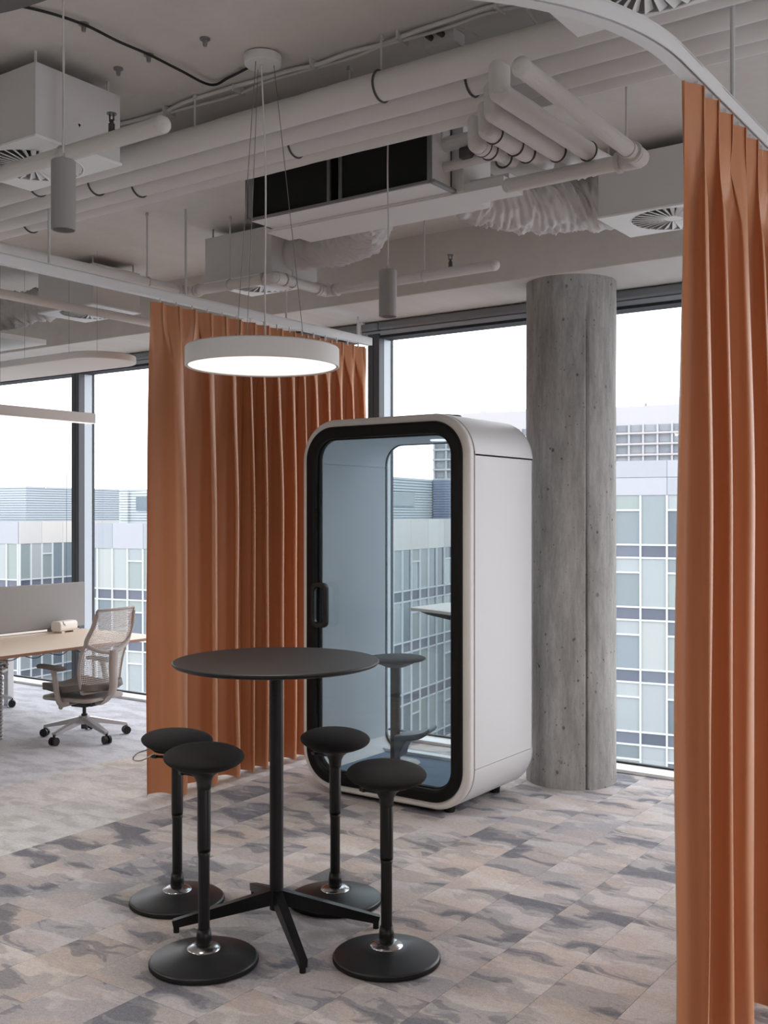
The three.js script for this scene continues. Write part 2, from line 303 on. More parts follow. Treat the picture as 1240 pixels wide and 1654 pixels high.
  { const glow = std(0xffffff, 0.5); glow.emissive = new THREE.Color(0xf4f6ff); mesh('booth_light', cyl(0.05, 0.05, 0.006, 0.1, y1 - t - 0.016, -0.45, 24), glow, g);
    const l = new THREE.RectAreaLight(0xf4f6ff, 26, 0.08, 0.08); l.position.set(ox + 0.1, y1 - t - 0.02, oz - 0.45); l.lookAt(ox + 0.1, 0, oz - 0.45); scene.add(l); }
  mesh('threshold', bx(-h + 0.14, h - 0.14, y0 + 0.112, y0 + 0.13, -D + 0.05, -D + 0.11), std(0xdfe3e6, 0.4), g);
  // handle
  const hx = -h + 0.1, hz = 0.015;
  { const p = new THREE.Shape(); roundRect(0, 0.118, 0.985, 1.25, 0.038, p); p.holes.push(roundRect(0.022, 0.09, 1.014, 1.221, 0.024, new THREE.Path()));
    mesh('door_handle', extrude(p, 0.034, 0.009, 3).translate(hx, 0, hz), std(0x0c0c0c, 0.4), g); }
  // shelf desk on the flank
  { const s = new THREE.Shape(); const xl = -3.47 - ox, xr = h - t - 0.008; s.moveTo(xr, -0.69); s.lineTo(xl + 0.02, -0.69); s.quadraticCurveTo(xl, -0.69, xl, -0.66); s.lineTo(xl, -0.30); s.quadraticCurveTo(xl, -0.255, xl + 0.05, -0.245); s.quadraticCurveTo(xl + 0.25, -0.2, xr, -0.09);
    mesh('desk_top', extrude(s, 0.018, 0.003, 2).rotateX(Math.PI / 2).scale(1, 1, -1).rotateX(0).translate(0, 0, 0).applyMatrix4(new THREE.Matrix4().makeScale(1, 1, -1)).translate(0, 1.105, 0), std(0xe2dcd6, 0.4), g);
    const u = new THREE.Shape(); u.moveTo(xr, 0); u.lineTo(xl + 0.03, 0); u.lineTo(xl + 0.1, -0.022); u.lineTo(xr, -0.075);
    mesh('desk_bracket', extrude(u, 0.36, 0.004, 1).translate(0, 1.087, -0.66), std(0x4c4a4a, 0.6), g); }
  // plinth feet and roof fan
  for (const [fx, fz] of [[-h + 0.2, -0.12], [h - 0.2, -0.12], [-h + 0.2, -D + 0.1], [h - 0.2, -D + 0.1]]) mesh('foot', cyl(0.03, 0.035, 0.045, fx, 0, fz, 16), rubber, g);
  mesh('plinth', bx(-h + 0.26, h - 0.26, 0.008, 0.034, -D + 0.04, -0.05), std(0x101010, 0.7), g);
  mesh('roof_vent', [cyl(0.1, 0.092, 0.016, h - 0.34, y1 - 0.002, -0.3, 36), cyl(0.05, 0.05, 0.022, h - 0.34, y1 - 0.002, -0.3, 24)], std(0x26282a, 0.5), g);
  g.traverse(o => {});
}

// ------------------------------------------------------------ stools
const seatFabric = std(0x0e0d0d, 0.92, 0, { bumpMap: fuzz, bumpScale: 0.0006 });
function makeStool(seatH) {
  const g = new THREE.Group();
  const base = mesh('base', lathe([[0.0, 0.016], [0.195, 0.016], [0.198, 0.018], [0.19, 0.024], [0.14, 0.034], [0.09, 0.047], [0.062, 0.054], [0.0, 0.056]], 72), blackBase, g);
  mesh('base_rim', lathe([[0.0, 0.0], [0.19, 0.0], [0.2, 0.004], [0.2, 0.014], [0.196, 0.0175], [0.0, 0.0175]], 72), rubber, base);
  mesh('base_collar', lathe([[0.062, 0.052], [0.06, 0.058], [0.045, 0.066], [0.028, 0.071], [0.0, 0.071]], 40), chrome, g);
  mesh('sleeve', lathe([[0.0, 0.06], [0.029, 0.06], [0.028, 0.1], [0.0245, 0.125], [0.0, 0.125]], 28), blackMetal, g);
  mesh('lower_column', lathe([[0, 0.08], [0.021, 0.08], [0.021, seatH * 0.52], [0.0225, seatH * 0.52], [0.0225, seatH * 0.55], [0, seatH * 0.55]], 28), blackMetal, g);
  mesh('upper_column', lathe([[0, seatH * 0.54], [0.024, seatH * 0.54], [0.0245, seatH * 0.56], [0.0245, seatH - 0.11], [0, seatH - 0.11]], 28), blackMetal, g);
  mesh('seat_support', lathe([[0, seatH - 0.12], [0.0248, seatH - 0.12], [0.028, seatH - 0.09], [0.038, seatH - 0.07], [0.06, seatH - 0.054], [0.1, seatH - 0.042], [0.11, seatH - 0.035], [0, seatH - 0.03]], 40), std(0x2a2a2b, 0.5, 0.2), g);
  const prof = []; for (let i = 0; i <= 26; i++) { const a = -Math.PI / 2 + Math.PI * i / 26, c = Math.max(0, Math.cos(a)), s = Math.sin(a); prof.push([0.153 * Math.pow(c, 0.62), s > 0 ? 0.03 * Math.pow(s, 1.15) : 0.037 * -Math.pow(-s, 1.05)]); }
  const seat = lathe(prof, 64); seat.scale(1, 1, 0.96); seat.rotateZ(-0.07).rotateX(0.03).translate(0, seatH, 0);
  mesh('seat', seat, seatFabric, g);
  mesh('lever', [rod(V(-0.02, seatH - 0.075, 0.01), V(-0.075, seatH - 0.07, 0.05), 0.006), box(0.03, 0.014, 0.02, -0.08, seatH - 0.07, 0.052, 0.005)], blackMetal, g);
  return g;
}
function putStool(x, z, h, turn, label, loop) {
  const g = makeStool(h); g.name = numbered('leaning_stool'); g.position.set(x, 0, z); g.rotation.y = turn; scene.add(g);
  if (loop) mesh('pull_loop', tube([V(-0.1, h - 0.04, 0.06), V(-0.14, h - 0.055, 0.09), V(-0.155, h - 0.08, 0.1), V(-0.125, h - 0.085, 0.085), V(-0.08, h - 0.06, 0.05)], 0.003, 30, 6), chrome, g);
  return tag(g, label, 'stool', 'leaning stools around the bar table');
}
putStool(-3.323, -3.177, 0.692, 0.15, 'black leaning stool with wire pull loop, its seat in front of the pleated curtain hem', true);
putStool(-2.793, -2.804, 0.76, -0.35, 'tallest black leaning stool, seat higher than the others at the bar table');
putStool(-2.779, -3.571, 0.694, -0.3, 'black leaning stool between the bar table column and the phone booth door');
putStool(-2.26, -3.214, 0.69, -0.35, 'black leaning stool with a side lever, standing clear of the table on patterned carpet');

{ // stool inside the booth
  const x = -3.655, z = -5.29, g = thing('booth_stool', 'dark grey perch stool with footrest standing inside the glass phone booth', 'stool', [x, POD.y0 + 0.112, z]);
  const H = 0.775 - POD.y0 - 0.112;
  mesh('base', lathe([[0, 0], [0.15, 0], [0.152, 0.006], [0.05, 0.016], [0, 0.018]], 48), std(0x202224, 0.4, 0.3), g);
  mesh('column', extrude(roundRect(-0.03, 0.03, -0.018, 0.018, 0.012), H - 0.06, 0.001).rotateX(-Math.PI / 2).translate(0, 0.015, 0), std(0x1c1e20, 0.45, 0.2), g);
  const prof = []; for (let i = 0; i <= 20; i++) { const a = -Math.PI / 2 + Math.PI * i / 20, c = Math.max(0, Math.cos(a)), s = Math.sin(a); prof.push([0.19 * Math.pow(c, 0.55), 0.022 * s]); }
  mesh('seat', lathe(prof, 56).scale(1, 1, 0.92).rotateZ(0.03).translate(0.0, H, 0), std(0x3a3a3b, 0.85), g);
  mesh('seat_plate', cyl(0.06, 0.13, 0.03, 0, H - 0.048, 0), std(0x222222, 0.5), g);
  const fs = new THREE.Shape(); fs.moveTo(0.02, 0.19); fs.lineTo(0.1, 0.2); fs.quadraticCurveTo(0.2, 0.21, 0.235, 0.245); fs.quadraticCurveTo(0.25, 0.235, 0.235, 0.22); fs.quadraticCurveTo(0.19, 0.17, 0.1, 0.165); fs.quadraticCurveTo(0.06, 0.12, 0.05, 0.06); fs.lineTo(0.02, 0.06);
  mesh('footrest', extrude(fs, 0.16, 0.008, 2).translate(0, -0.01, -0.08).rotateY(0.25), std(0x4a5560, 0.5), g);
}

// ------------------------------------------------------------ bar table
{
  const g = thing('bar_table', 'round black bar table on one column with four splayed legs', 'table', [-2.777, 0, -3.19]);
  mesh('table_top', lathe([[0, 1.052], [0.385, 1.052], [0.4, 1.057], [0.408, 1.064], [0.4075, 1.0705], [0.404, 1.073], [0, 1.073]], 96), blackTop, g);
  mesh('top_bracket', [cyl(0.09, 0.11, 0.012, 0, 1.04, 0), box(0.34, 0.014, 0.04, 0, 1.045, 0), box(0.04, 0.014, 0.34, 0, 1.045, 0)], blackMetal, g);
  mesh('column', cyl(0.0272, 0.0272, 0.96, 0, 0.085, 0, 32), std(0x080809, 0.5, 0.2), g);
  for (const [x, z] of [[-0.318, 0.252], [0.344, 0.248], [0.32, -0.252], [-0.346, -0.244]]) {
    const leg = mesh('leg', barTaper(V(x * 0.03, 0.135, z * 0.03), V(x, 0.034, z), 0.036, 0.058, 0.03, 0.03), blackMetal, g);
    mesh('glide', cyl(0.012, 0.012, 0.022, x * 0.97, 0, z * 0.97, 12), rubber, leg);
  }
}

// ------------------------------------------------------------ curtains
const curtainMat = phys(0xc88a63, 0.42, { sheen: 1, sheenRoughness: 0.35, sheenColor: new THREE.Color(0xffe6da), bumpMap: fuzz, bumpScale: 0.0003 });
function curtainFold(x, zStart, zEnd, top, bottom, pleat, amp, seed, phase0, widths) {
  const r = rng(seed), L = Math.abs(zEnd - zStart), n = Math.round(L / pleat), big = [];
  // lower folds: groups of pleats of uneven width
  for (let p = 0, i = 0; p < L - 1e-6; i++) { const q = i < widths.length ? widths[i] : pleat * (0.9 + 0.25 * r()), e = L - p - q < 0.06 ? L : p + q; big.push([p / L, e / L, clamp(0.75 + (e - p) * 1.6 + (r() - 0.5) * 0.3, 0.7, 1.25), (r() - 0.5) * 0.6]); p = e; }
  const nu = n * 26, nv = 36, dir = Math.sign(zEnd - zStart);
  const f = (u, v) => {
    const y = top + (bottom - top) * v, low = smooth(0.012, 0.13, v);
    const a = u * n * 2 * Math.PI + phase0;
    const topX = 0.024 * Math.sign(Math.sin(a)) * Math.pow(Math.abs(Math.sin(a)), 0.7), topZ = 0.018 * Math.sin(2 * a);
    const b = big.find(q => u <= q[1] + 1e-9) || big[big.length - 1], t = (u - b[0]) / (b[1] - b[0]);
    const A = amp * b[2] * (0.5 + 0.5 * smooth(0, 0.45, v)), sw = b[3] * v * 0.05;
    const c0 = -Math.cos(t * 2 * Math.PI), lowX = A * Math.sign(c0) * Math.pow(Math.abs(c0), 0.6), lowZ = 0.17 * pleat * Math.sin(t * 4 * Math.PI - 0.4) * smooth(0, 0.08, t) * smooth(1, 0.92, t) + 0.26 * pleat * Math.sin(2 * Math.PI * t);
    const wob = 0.012 * v * n2(u * 9 + seed, v * 1.5);
    const edge = smooth(0, 0.012, u) * smooth(1, 0.988, u) * 0.5 + 0.5;
    return [x + (topX * (1 - low) + (lowX + sw) * low) * edge + wob, y, zStart + dir * (u * L + (topZ * (1 - low) + lowZ * low) * edge), u * L * 2.2, v * (top - bottom)];
  };
  return gridGeo(nu, nv, f);
}
{
  const g = thing('curtain', 'terracotta pleated floor length curtain hanging beside the phone booth', 'curtain', [0, 0, 0], 0);
  mesh('fabric', curtainFold(-4.6, -4.2, -6.3, 2.875, 0.022, 0.128, 0.07, 5, -1.57, [0.33, 0.23, 0.18, 0.12, 0.13, 0.15, 0.15, 0.1]), curtainMat, g);
  const g2 = thing('curtain', 'brown terracotta pleated curtain hanging from the curved ceiling track', 'curtain', [0, 0, 0], 0);
  mesh('fabric', curtainFold(-1.03, -2.955, -4.3, 2.885, 0.02, 0.13, 0.055, 23, -1.57, [0.17, 0.14, 0.26, 0.15, 0.2]), curtainMat, g2);
  for (const [gg, x, za, zb, pl] of [[g, -4.6, -4.2, -6.3, 0.128], [g2, -1.03, -2.955, -4.3, 0.13]]) {
    const hooks = []; for (let z = za - pl / 2; z > zb; z -= pl) { hooks.push(bx(x - 0.006, x + 0.006, 2.862, 2.9, z - 0.002, z + 0.002)); }
    mesh('hooks', hooks, std(0xe8e8e8, 0.4), gg).userData.kind = 'stuff';
  }
  // straight track of the first curtain
  const t1 = thing('curtain_track', 'white straight ceiling curtain track above the pleated curtain beside the booth', 'curtain rail', [-4.615, 2.9, 0]);
  mesh('rail', [bx(-0.022, 0.022, 0.048, 0.055, -6.35, -1.6), bx(-0.022, -0.004, 0, 0.05, -6.35, -1.6), bx(0.004, 0.022, 0, 0.05, -6.35, -1.6)], trackMat, t1);
  for (const z of [-3.505, -4.48, -5.4]) mesh('drop_rod', cyl(0.007, 0.007, CEIL - 2.95, 0, 0.05, z, 10), rodMat, t1);
  mesh('drop_rod', cyl(0.007, 0.007, SOFFIT - 2.95, 0, 0.05, -6.2, 10), rodMat, t1);
  // curved track
  const t2 = thing('curtain_track', 'white curved ceiling curtain track with a dark slot', 'curtain rail', [0, 2.9, 0]);
  const full = [V(-1.035, 0, -5.8), V(-1.035, 0, -4.5), V(-1.035, 0, -3.2)];
  for (let i = 0; i <= 18; i++) { const a = (i / 18) * Math.PI * 0.3; full.push(V(-1.035 - 0.95 * (1 - Math.cos(a)), 0, -2.86 + 0.95 * Math.sin(a))); }
  { const e = full[full.length - 1]; full.push(V(e.x - 0.81, 0, e.z + 0.588), V(e.x - 1.62, 0, e.z + 1.176)); }
  const sweep = (a, b, y0, y1) => { const pos = [], idx = []; const N = full.length; full.forEach((p, i) => { const q = full[Math.max(0, i - 1)], s = full[Math.min(N - 1, i + 1)], d = s.clone().sub(q).normalize(), nx = -d.z, nz = d.x; for (const [o, y] of [[a, y0], [b, y0], [b, y1], [a, y1]]) pos.push(p.x + nx * o, y, p.z + nz * o); });
    for (let i = 0; i < N - 1; i++) for (let k = 0; k < 4; k++) { const A = i * 4 + k, B = i * 4 + (k + 1) % 4, C = A + 4, D = B + 4; idx.push(A, D, B, A, C, D); }
    idx.push(0, 1, 2, 0, 2, 3); const e = (N - 1) * 4; idx.push(e, e + 2, e + 1, e, e + 3, e + 2);
    const g = new THREE.BufferGeometry(); g.setAttribute('position', new THREE.Float32BufferAttribute(pos, 3)); g.setIndex(idx); const r = toCreasedNormals(g, 0.6); return r; };
  mesh('rail', [sweep(-0.022, 0.026, 0.04, 0.046), sweep(-0.022, -0.019, 0.0, 0.042), sweep(-0.011, 0.026, 0.0, 0.042)], trackMat, t2);
  for (const z of [-3.357, -4.9]) mesh('drop_rod', cyl(0.0075, 0.0075, CEIL - 2.95, -1.03, 0.045, z, 10), rodMat, t2);
}

// ------------------------------------------------------------ lamps
function areaLamp(x, y, z, w, h, intensity, color = 0xfff7ef) { const l = new THREE.RectAreaLight(color, intensity, w, h); l.position.set(x, y, z); l.lookAt(x, y - 1, z); l.castShadow = true; scene.add(l); return l; }
const UNSEEN_LAMP = 24;
function ringLamp(x, z, y, label, power, group) {
  const g = thing('pendant_lamp', label, 'lamp', [x, y, z], 0, group);
  const R = 0.303;
  mesh('lamp_body', lathe([[R - 0.012, 0.004], [R - 0.004, 0.0], [R, 0.003], [R, 0.072], [R - 0.004, 0.078], [0, 0.08]], 96), lampWhite, g);
  const glow = std(0xffffff, 0.6); glow.emissive = new THREE.Color(0xfff3e6); glow.emissiveIntensity = 1.0;
  mesh('lamp_diffuser', lathe([[0, 0.006], [R - 0.012, 0.006]], 96), glow, g);
  const top = CEIL - y;
  mesh('canopy', lathe([[0, top - 0.042], [0.068, top - 0.042], [0.074, top - 0.038], [0.074, top - 0.006], [0.066, top - 0.004], [0, top - 0.004]], 48), lampWhite, g);
  for (let k = 0; k < 3; k++) { const a = YAW + Math.PI / 2 + k * 2 * Math.PI / 3 + Math.PI; const dx = -Math.sin(a - Math.PI / 2 + Math.PI / 2), dz = -Math.cos(a); mesh('wire', rod(V(dx * 0.045, top - 0.04, dz * 0.045), V(dx * 0.165, 0.085, dz * 0.165), 0.0014, 6), galvMat, g); mesh('wire_grip', cyl(0.005, 0.004, 0.03, dx * 0.165, 0.078, dz * 0.165, 8), galvMat, g); }
  const pts = []; for (let i = 0; i <= 12; i++) { const t = i / 12; pts.push(V(0.008 * Math.sin(t * 6) + 0.02 * t, top - 0.04 + (0.08 - top + 0.04) * t, 0.008 * Math.cos(t * 5))); }
  mesh('cable', tube(pts, 0.0035, 50, 7), std(0xdad8d5, 0.5), g);
  mesh('strain_relief', tube([V(-0.19, 0.075, 0.02), V(-0.185, 0.1, 0.02), V(-0.16, 0.105, 0.02), V(-0.13, 0.09, 0.02), V(-0.12, 0.078, 0.02)], 0.004, 20, 6), blackCable, g);
  areaLamp(x, y - 0.004, z, 0.5, 0.5, power);
}
ringLamp(-2.815, -3.15, 2.232, 'white round flat pendant lamp glowing above the bar table', 20);
for (const [x, z] of [[1.6, 1.6], [-2.6, 0.9], [-0.9, 2.9], [2.7, -2.0], [-4.7, -0.7], [-7.2, -0.9], [0.9, -4.6], [-3.6, 2.4], [-9.5, -2.2]]) ringLamp(x, z, 2.62, 'white round flat pendant lamp out of view, placed to light the room', UNSEEN_LAMP, 'unseen pendant lamps lighting the room');  // unseen lamps out of view, placed to brighten floor and ceiling
function spot(x, z, yBottom, r, len, label, group) {
  const g = thing('pendant_spotlight', label, 'lamp', [x, yBottom, z], 0, group);
  mesh('lamp_shade', lathe([[r - 0.005, 0.012], [r - 0.003, 0], [r, 0.002], [r, len - 0.004], [r - 0.004, len], [0, len]], 40), std(0x9d9b99, 0.5), g);
  mesh('reflector', lathe([[r - 0.004, 0.002], [r * 0.55, 0.03], [0, 0.032]], 32), std(0x6a6662, 0.4, 0.3), g);
  const glow = std(0xffffff, 0.5); glow.emissive = new THREE.Color(0xfff1e0); glow.emissiveIntensity = 1.2;
  mesh('bulb', lathe([[0, 0.016], [r * 0.35, 0.02], [r * 0.4, 0.03], [0, 0.033]], 24), glow, g);
  mesh('cord_grip', cyl(0.008, 0.005, 0.025, 0, len, 0, 12), std(0xb0aeac, 0.5), g);
  const pts = []; for (let i = 0; i <= 10; i++) { const t = i / 10; pts.push(V(0.003 * Math.sin(t * 9), len + 0.01 + t * (CEIL - yBottom - len - 0.01), 0.003 * Math.cos(t * 7))); }
  mesh('cord', tube(pts, 0.0035, 30, 7), std(0xcfcdca, 0.5), g);
  const l = new THREE.SpotLight(0xfff0de, 2, 4, 0.5, 0.6, 2); l.position.set(x, yBottom + 0.012, z); l.target.position.set(x, 0, z); l.castShadow = true; l.shadow.radius = 1; scene.add(l, l.target);
}
const fromPix = (px, d) => { const f = [-Math.sin(YAW), -Math.cos(YAW)], r = [Math.cos(YAW), -Math.sin(YAW)], k = (px - 620) / 1712; return [(f[0] + r[0] * k) * d, (f[1] + r[1] * k) * d]; };
{
  spot(-2.952, -2.3, 2.585 + 0.025, 0.0405, 0.236, 'grey cylinder pendant spotlight with its lit bulb showing, hanging before the swirl diffuser', 'cylinder pendant spotlights');
  spot(-2.665, -3.8, 2.515, 0.0395, 0.205, 'white cylinder pendant spotlight hanging before the fan coil unit', 'cylinder pendant spotlights');
}

// ------------------------------------------------------------ ceiling services
const PZ = [-3.279, -3.434, -3.576, -3.679], PY = 3.275, PR = 0.055;
const pipeRun = (a, b, r, wr = 0.0015, seed = 1) => { // insulated pipe with slight lumps and wraps
  const d = b.clone().sub(a), L = d.length(), nu = Math.ceil(L * 14), g = gridGeo(22, nu, (u, v) => { const an = u * 2 * Math.PI, s = v * L, rr = r * (1 + 0.012 * n2(s * 1.3, seed)) + wr * n2(s * 9 + seed * 13, Math.cos(an) * 1.2) ; return [Math.cos(an) * rr, s, Math.sin(an) * rr, u * 2 * Math.PI * r, s]; });
  g.applyQuaternion(new THREE.Quaternion().setFromUnitVectors(V(0, 1, 0), d.normalize())); return g.translate(a.x, a.y, a.z);
};
const clampRing = (axis, x, y, z, r, w = 0.016) => { const g = new THREE.TorusGeometry(r, w * 0.28, 6, 28); if (axis === 'x') g.rotateY(Math.PI / 2); if (axis === 'y') g.rotateX(Math.PI / 2); return g.translate(x, y, z); };
const ordinals = ['first pipe from the lamp canopy', 'second pipe from the lamp canopy', 'third pipe from the lamp canopy', 'last pipe, next to the fan coil unit'];
PZ.forEach((z, i) => {
  const g = thing('insulated_pipe', `white painted insulated ceiling pipe, ${ordinals[i]}`, 'pipe', [0, 0, 0], 0, 'insulated pipes along the ceiling');
  mesh('pipe_run', pipeRun(V(-9.5, PY, z), V(3.5, PY, z), PR, 0.0016, i + 1), pipeMat, g);
  const X = -1.82 - i * 0.108, yb = 3.135, rb = 0.034;
  // branch: a drop from the main, an elbow, then a run to the window
  mesh('branch_drop', [pipeRun(V(X, PY - 0.03, z), V(X, yb - 0.01, z), rb + 0.004, 0.001, 5 + i), new THREE.SphereGeometry(rb + 0.004, 20, 14).translate(X, yb, z)], pipeMat, g);
  const ends = [-4.12, -4.06, -4.0, -3.88];
  mesh('branch_run', [pipeRun(V(X, yb, z), V(X, yb, ends[i] + 0.1), rb + 0.003, 0.0022, 9 + i), rod(V(X, yb, ends[i] + 0.1), V(X, yb + 0.01, ends[i] - 0.1), rb * 0.82, 18)], pipeMat, g);
  if (i === 3) mesh('branch_run', rod(V(X, yb, z - 0.02), V(X, yb, z - 0.06), rb + 0.006, 20), pipeMat, g);
  const bands = []; for (const zz of [z - 0.05, z - 0.22, ends[i] + 0.1].slice(i < 2 ? 2 : 0)) bands.push(clampRing('z', X, yb, zz, rb + 0.004)); mesh('branch_band', bands, bandMat, g);
  const rings = []; for (const x of [[-2.33, -4.4, 0.3], [-2.02, -4.15, -5.3], [-3.0, -4.0], [-5.0]][i]) rings.push(clampRing('x', x, PY, z, PR + 0.003)); mesh('pipe_clamp', rings, bandMat, g);
  const rods = [[-2.33, -4.4, -3.32], [-4.15, -2.6], [-3.7], [-5.0, -1.2]][i]; for (const x of rods) mesh('hanger_rod', [cyl(0.005, 0.005, CEIL - PY - PR, x, PY + PR, z, 8), cyl(0.012, 0.008, 0.02, x, CEIL - 0.02, z, 10)], rodMat, g);
});

function sprinkler(name, label, pts, r, heads, rods) {
  const g = thing(name, label, 'pipe', [0, 0, 0]);
  const seg = []; for (let i = 0; i < pts.length - 1; i++) { seg.push(rod(pts[i], pts[i + 1], r, 24)); }
  mesh('pipe_run', [...seg, ...pts.slice(1, -1).map(p => new THREE.SphereGeometry(r * 1.12, 18, 12).translate(p.x, p.y, p.z))], pipeMat, g);
  const fit = [];
  pts.slice(1, -1).forEach((p, k) => { for (const q of [pts[k], pts[k + 2]]) { const d = q.clone().sub(p).normalize(); fit.push(rod(p.clone(), p.clone().addScaledVector(d, r * 2.2), r * 1.22, 20)); const a = p.clone().addScaledVector(d, r * 2.6); fit.push(rod(a, a.clone().addScaledVector(d, 0.018), r * 1.35, 20)); } });
  if (fit.length) mesh('coupling', fit, pipeMat, g);
  for (const p of [pts[0], pts[pts.length - 1]]) mesh('end_cap', new THREE.SphereGeometry(r * 1.06, 20, 12).scale(1, 1, 1).translate(p.x, p.y, p.z), pipeMat, g);
  for (const [x, y, z] of heads) mesh('sprinkler_head', [cyl(0.012, 0.012, 0.03, x, y + r, z, 10), cyl(0.008, 0.006, 0.018, x, y + r + 0.028, z, 8), bx(x - 0.012, x - 0.009, y + r + 0.04, y + r + 0.066, z - 0.003, z + 0.003), bx(x + 0.009, x + 0.012, y + r + 0.04, y + r + 0.066, z - 0.003, z + 0.003), cyl(0.019, 0.019, 0.003, x, y + r + 0.066, z, 14)], std(0x5a5856, 0.35, 0.8), g);
  for (const [x, y, z, ax] of rods) { mesh('hanger_rod', [cyl(0.005, 0.005, CEIL - y - r - 0.03, x, y + r + 0.03, z, 8), cyl(0.011, 0.008, 0.02, x, CEIL - 0.02, z, 10)], rodMat, g); const lp = new THREE.TorusGeometry(r * 1.12, 0.003, 6, 24); mesh('hanger_loop', ax === 'x' ? lp.rotateY(Math.PI / 2).translate(x, y, z) : lp.translate(x, y, z), rodMat, g); mesh('hanger_eye', rod(V(x, y + r, z), V(x, y + r + 0.035, z), 0.007, 8), rodMat, g); }
  return g;
}
sprinkler('sprinkler_pipe', 'white sprinkler pipe with one upright head, passing under the square swirl diffuser', [V(-4.72, 3.05, -2.65), V(-2.85, 3.05, -2.65)], 0.031, [[-3.12, 3.05, -2.65]], [[-3.4, 3.05, -2.65, 'x'], [-4.5, 3.05, -2.65, 'x']]);
sprinkler('sprinkler_pipe', 'white sprinkler pipe turning twice between straight curtain track and window beam', [V(-4.86, 3.05, -1.6), V(-4.86, 3.05, -4.74), V(-4.135, 3.05, -4.74), V(-4.135, 3.05, -5.22), V(-2.93, 3.05, -5.22)], 0.03, [[-3.22, 3.05, -5.22]], [[-4.86, 3.05, -4.4, 'z'], [-4.5, 3.05, -4.74, 'x'], [-3.4, 3.05, -5.22, 'x'], [-4.135, 3.05, -4.9, 'z']]);
sprinkler('sprinkler_pipe', 'white sprinkler pipe running beside the desk area diffuser', [V(-5.86, 3.05, -2.0), V(-5.86, 3.05, -5.6)], 0.03, [], [[-5.86, 3.05, -3.0, 'z']]);
sprinkler('sprinkler_pipe', 'white sprinkler pipe crossing under the insulated pipes to the fan coil unit', [V(-1.585, 3.07, -3.0), V(-1.605, 3.07, -4.04), V(-2.2, 3.07, -4.05)], 0.031, [], [[-1.605, 3.07, -3.9, 'z']]);

// swirl diffusers on plenum boxes
function diffuser(x0, x1, z0, z1, label, spigots = []) {          // z0 towards the room, z1 towards the window
  const cx = (x0 + x1) / 2, cz = (z0 + z1) / 2, w = x1 - x0, d = z0 - z1, yb = 3.125, g = thing('swirl_diffuser', label, 'air diffuser', [cx, yb, cz], 0, 'swirl diffusers under plenum boxes');
  mesh('plenum_box', [bx(-w / 2, w / 2, 0.277, 0.285, -d / 2, d / 2), bx(-w / 2, -w / 2 + 0.008, 0.004, 0.277, -d / 2, d / 2), bx(w / 2 - 0.008, w / 2, 0.004, 0.277, -d / 2, d / 2), bx(-w / 2 + 0.008, w / 2 - 0.008, 0.004, 0.277, -d / 2, -d / 2 + 0.008), bx(-w / 2 + 0.008, w / 2 - 0.008, 0.004, 0.277, d / 2 - 0.008, d / 2)], boxMat, g);   // hollow, open below
  const R = Math.min(w, d) / 2 - 0.004, s = new THREE.Shape(); s.moveTo(-w / 2 - 0.006, -d / 2 - 0.006); s.lineTo(w / 2 + 0.006, -d / 2 - 0.006); s.lineTo(w / 2 + 0.006, d / 2 + 0.006); s.lineTo(-w / 2 - 0.006, d / 2 + 0.006);
  const hole = new THREE.Path(); hole.absarc(0, 0, R, 0, Math.PI * 2, true); s.holes.push(hole);
  mesh('face_plate', extrude(s, 0.012, 0.002, 1, 24).rotateX(Math.PI / 2).translate(0, 0.004, 0), plateMat, g);
  mesh('throat', [lathe([[R + 0.001, 0.002], [R + 0.001, 0.06], [R - 0.003, 0.06], [R - 0.003, 0.002]], 48), rod(V(-w / 2, 0.1, 0), V(w / 2, 0.1, 0), 0.006, 8)], boxMat, g);
  mesh('hub', lathe([[0, -0.008], [R * 0.2, -0.008], [R * 0.24, -0.004], [R * 0.24, 0.003]], 32), plateMat, g);
  const N = 30, vane = new THREE.BoxGeometry(R * 0.74, 0.0025, R * 0.12).rotateX(-0.55).translate(R * 0.6, -0.003, 0);
  { const p = vane.attributes.position; for (let i = 0; i < p.count; i++) { const t = (p.getX(i) - R * 0.23) / (R * 0.74); p.setZ(i, p.getZ(i) * (0.42 + 0.72 * t)); } vane.computeVertexNormals(); }
  for (let k = 0; k < N; k++) { const m = mesh('vane', vane, plateMat, g); m.rotation.y = k / N * Math.PI * 2; }
  mesh('rim', new THREE.TorusGeometry(R, 0.004, 6, 64).rotateX(Math.PI / 2).translate(0, -0.006, 0), plateMat, g);
  for (const [ax, px, py, pz, r] of spigots) mesh('spigot', (ax === 'x' ? rod(V(px - 0.06, py, pz), V(px + 0.06, py, pz), r, 32) : rod(V(px, py, pz - 0.06), V(px, py, pz + 0.06), r, 32)), ductMat, g);
  for (const [hx, hz] of [[-w / 2 + 0.04, d / 2 - 0.03], [w / 2 - 0.04, d / 2 - 0.03], [-w / 2 + 0.04, -d / 2 + 0.03], [w / 2 - 0.04, -d / 2 + 0.03]]) mesh('hanger', cyl(0.006, 0.006, 0.06, hx, 0.285, hz, 8), rodMat, g);
  return g;
}
diffuser(-4.08, -3.48, -2.58, -3.0, 'white swirl diffuser under a grey plenum box with a sprinkler pipe crossing it', [['z', -0.1, 0.16, 0.24, 0.11]]);
diffuser(-4.84, -4.28, -4.87, -5.31, 'white swirl diffuser under a plenum box above the straight curtain track');
diffuser(-2.17, -1.56, -4.916, -5.335, 'white swirl diffuser on a plenum box next to the brown curtain');
diffuser(-6.54, -5.93, -4.873, -5.3, 'white swirl diffuser on a plenum box above the desk area');
diffuser(-1.39, -0.8, -2.58, -3.0, 'white swirl diffuser above the bend of the curved curtain track');

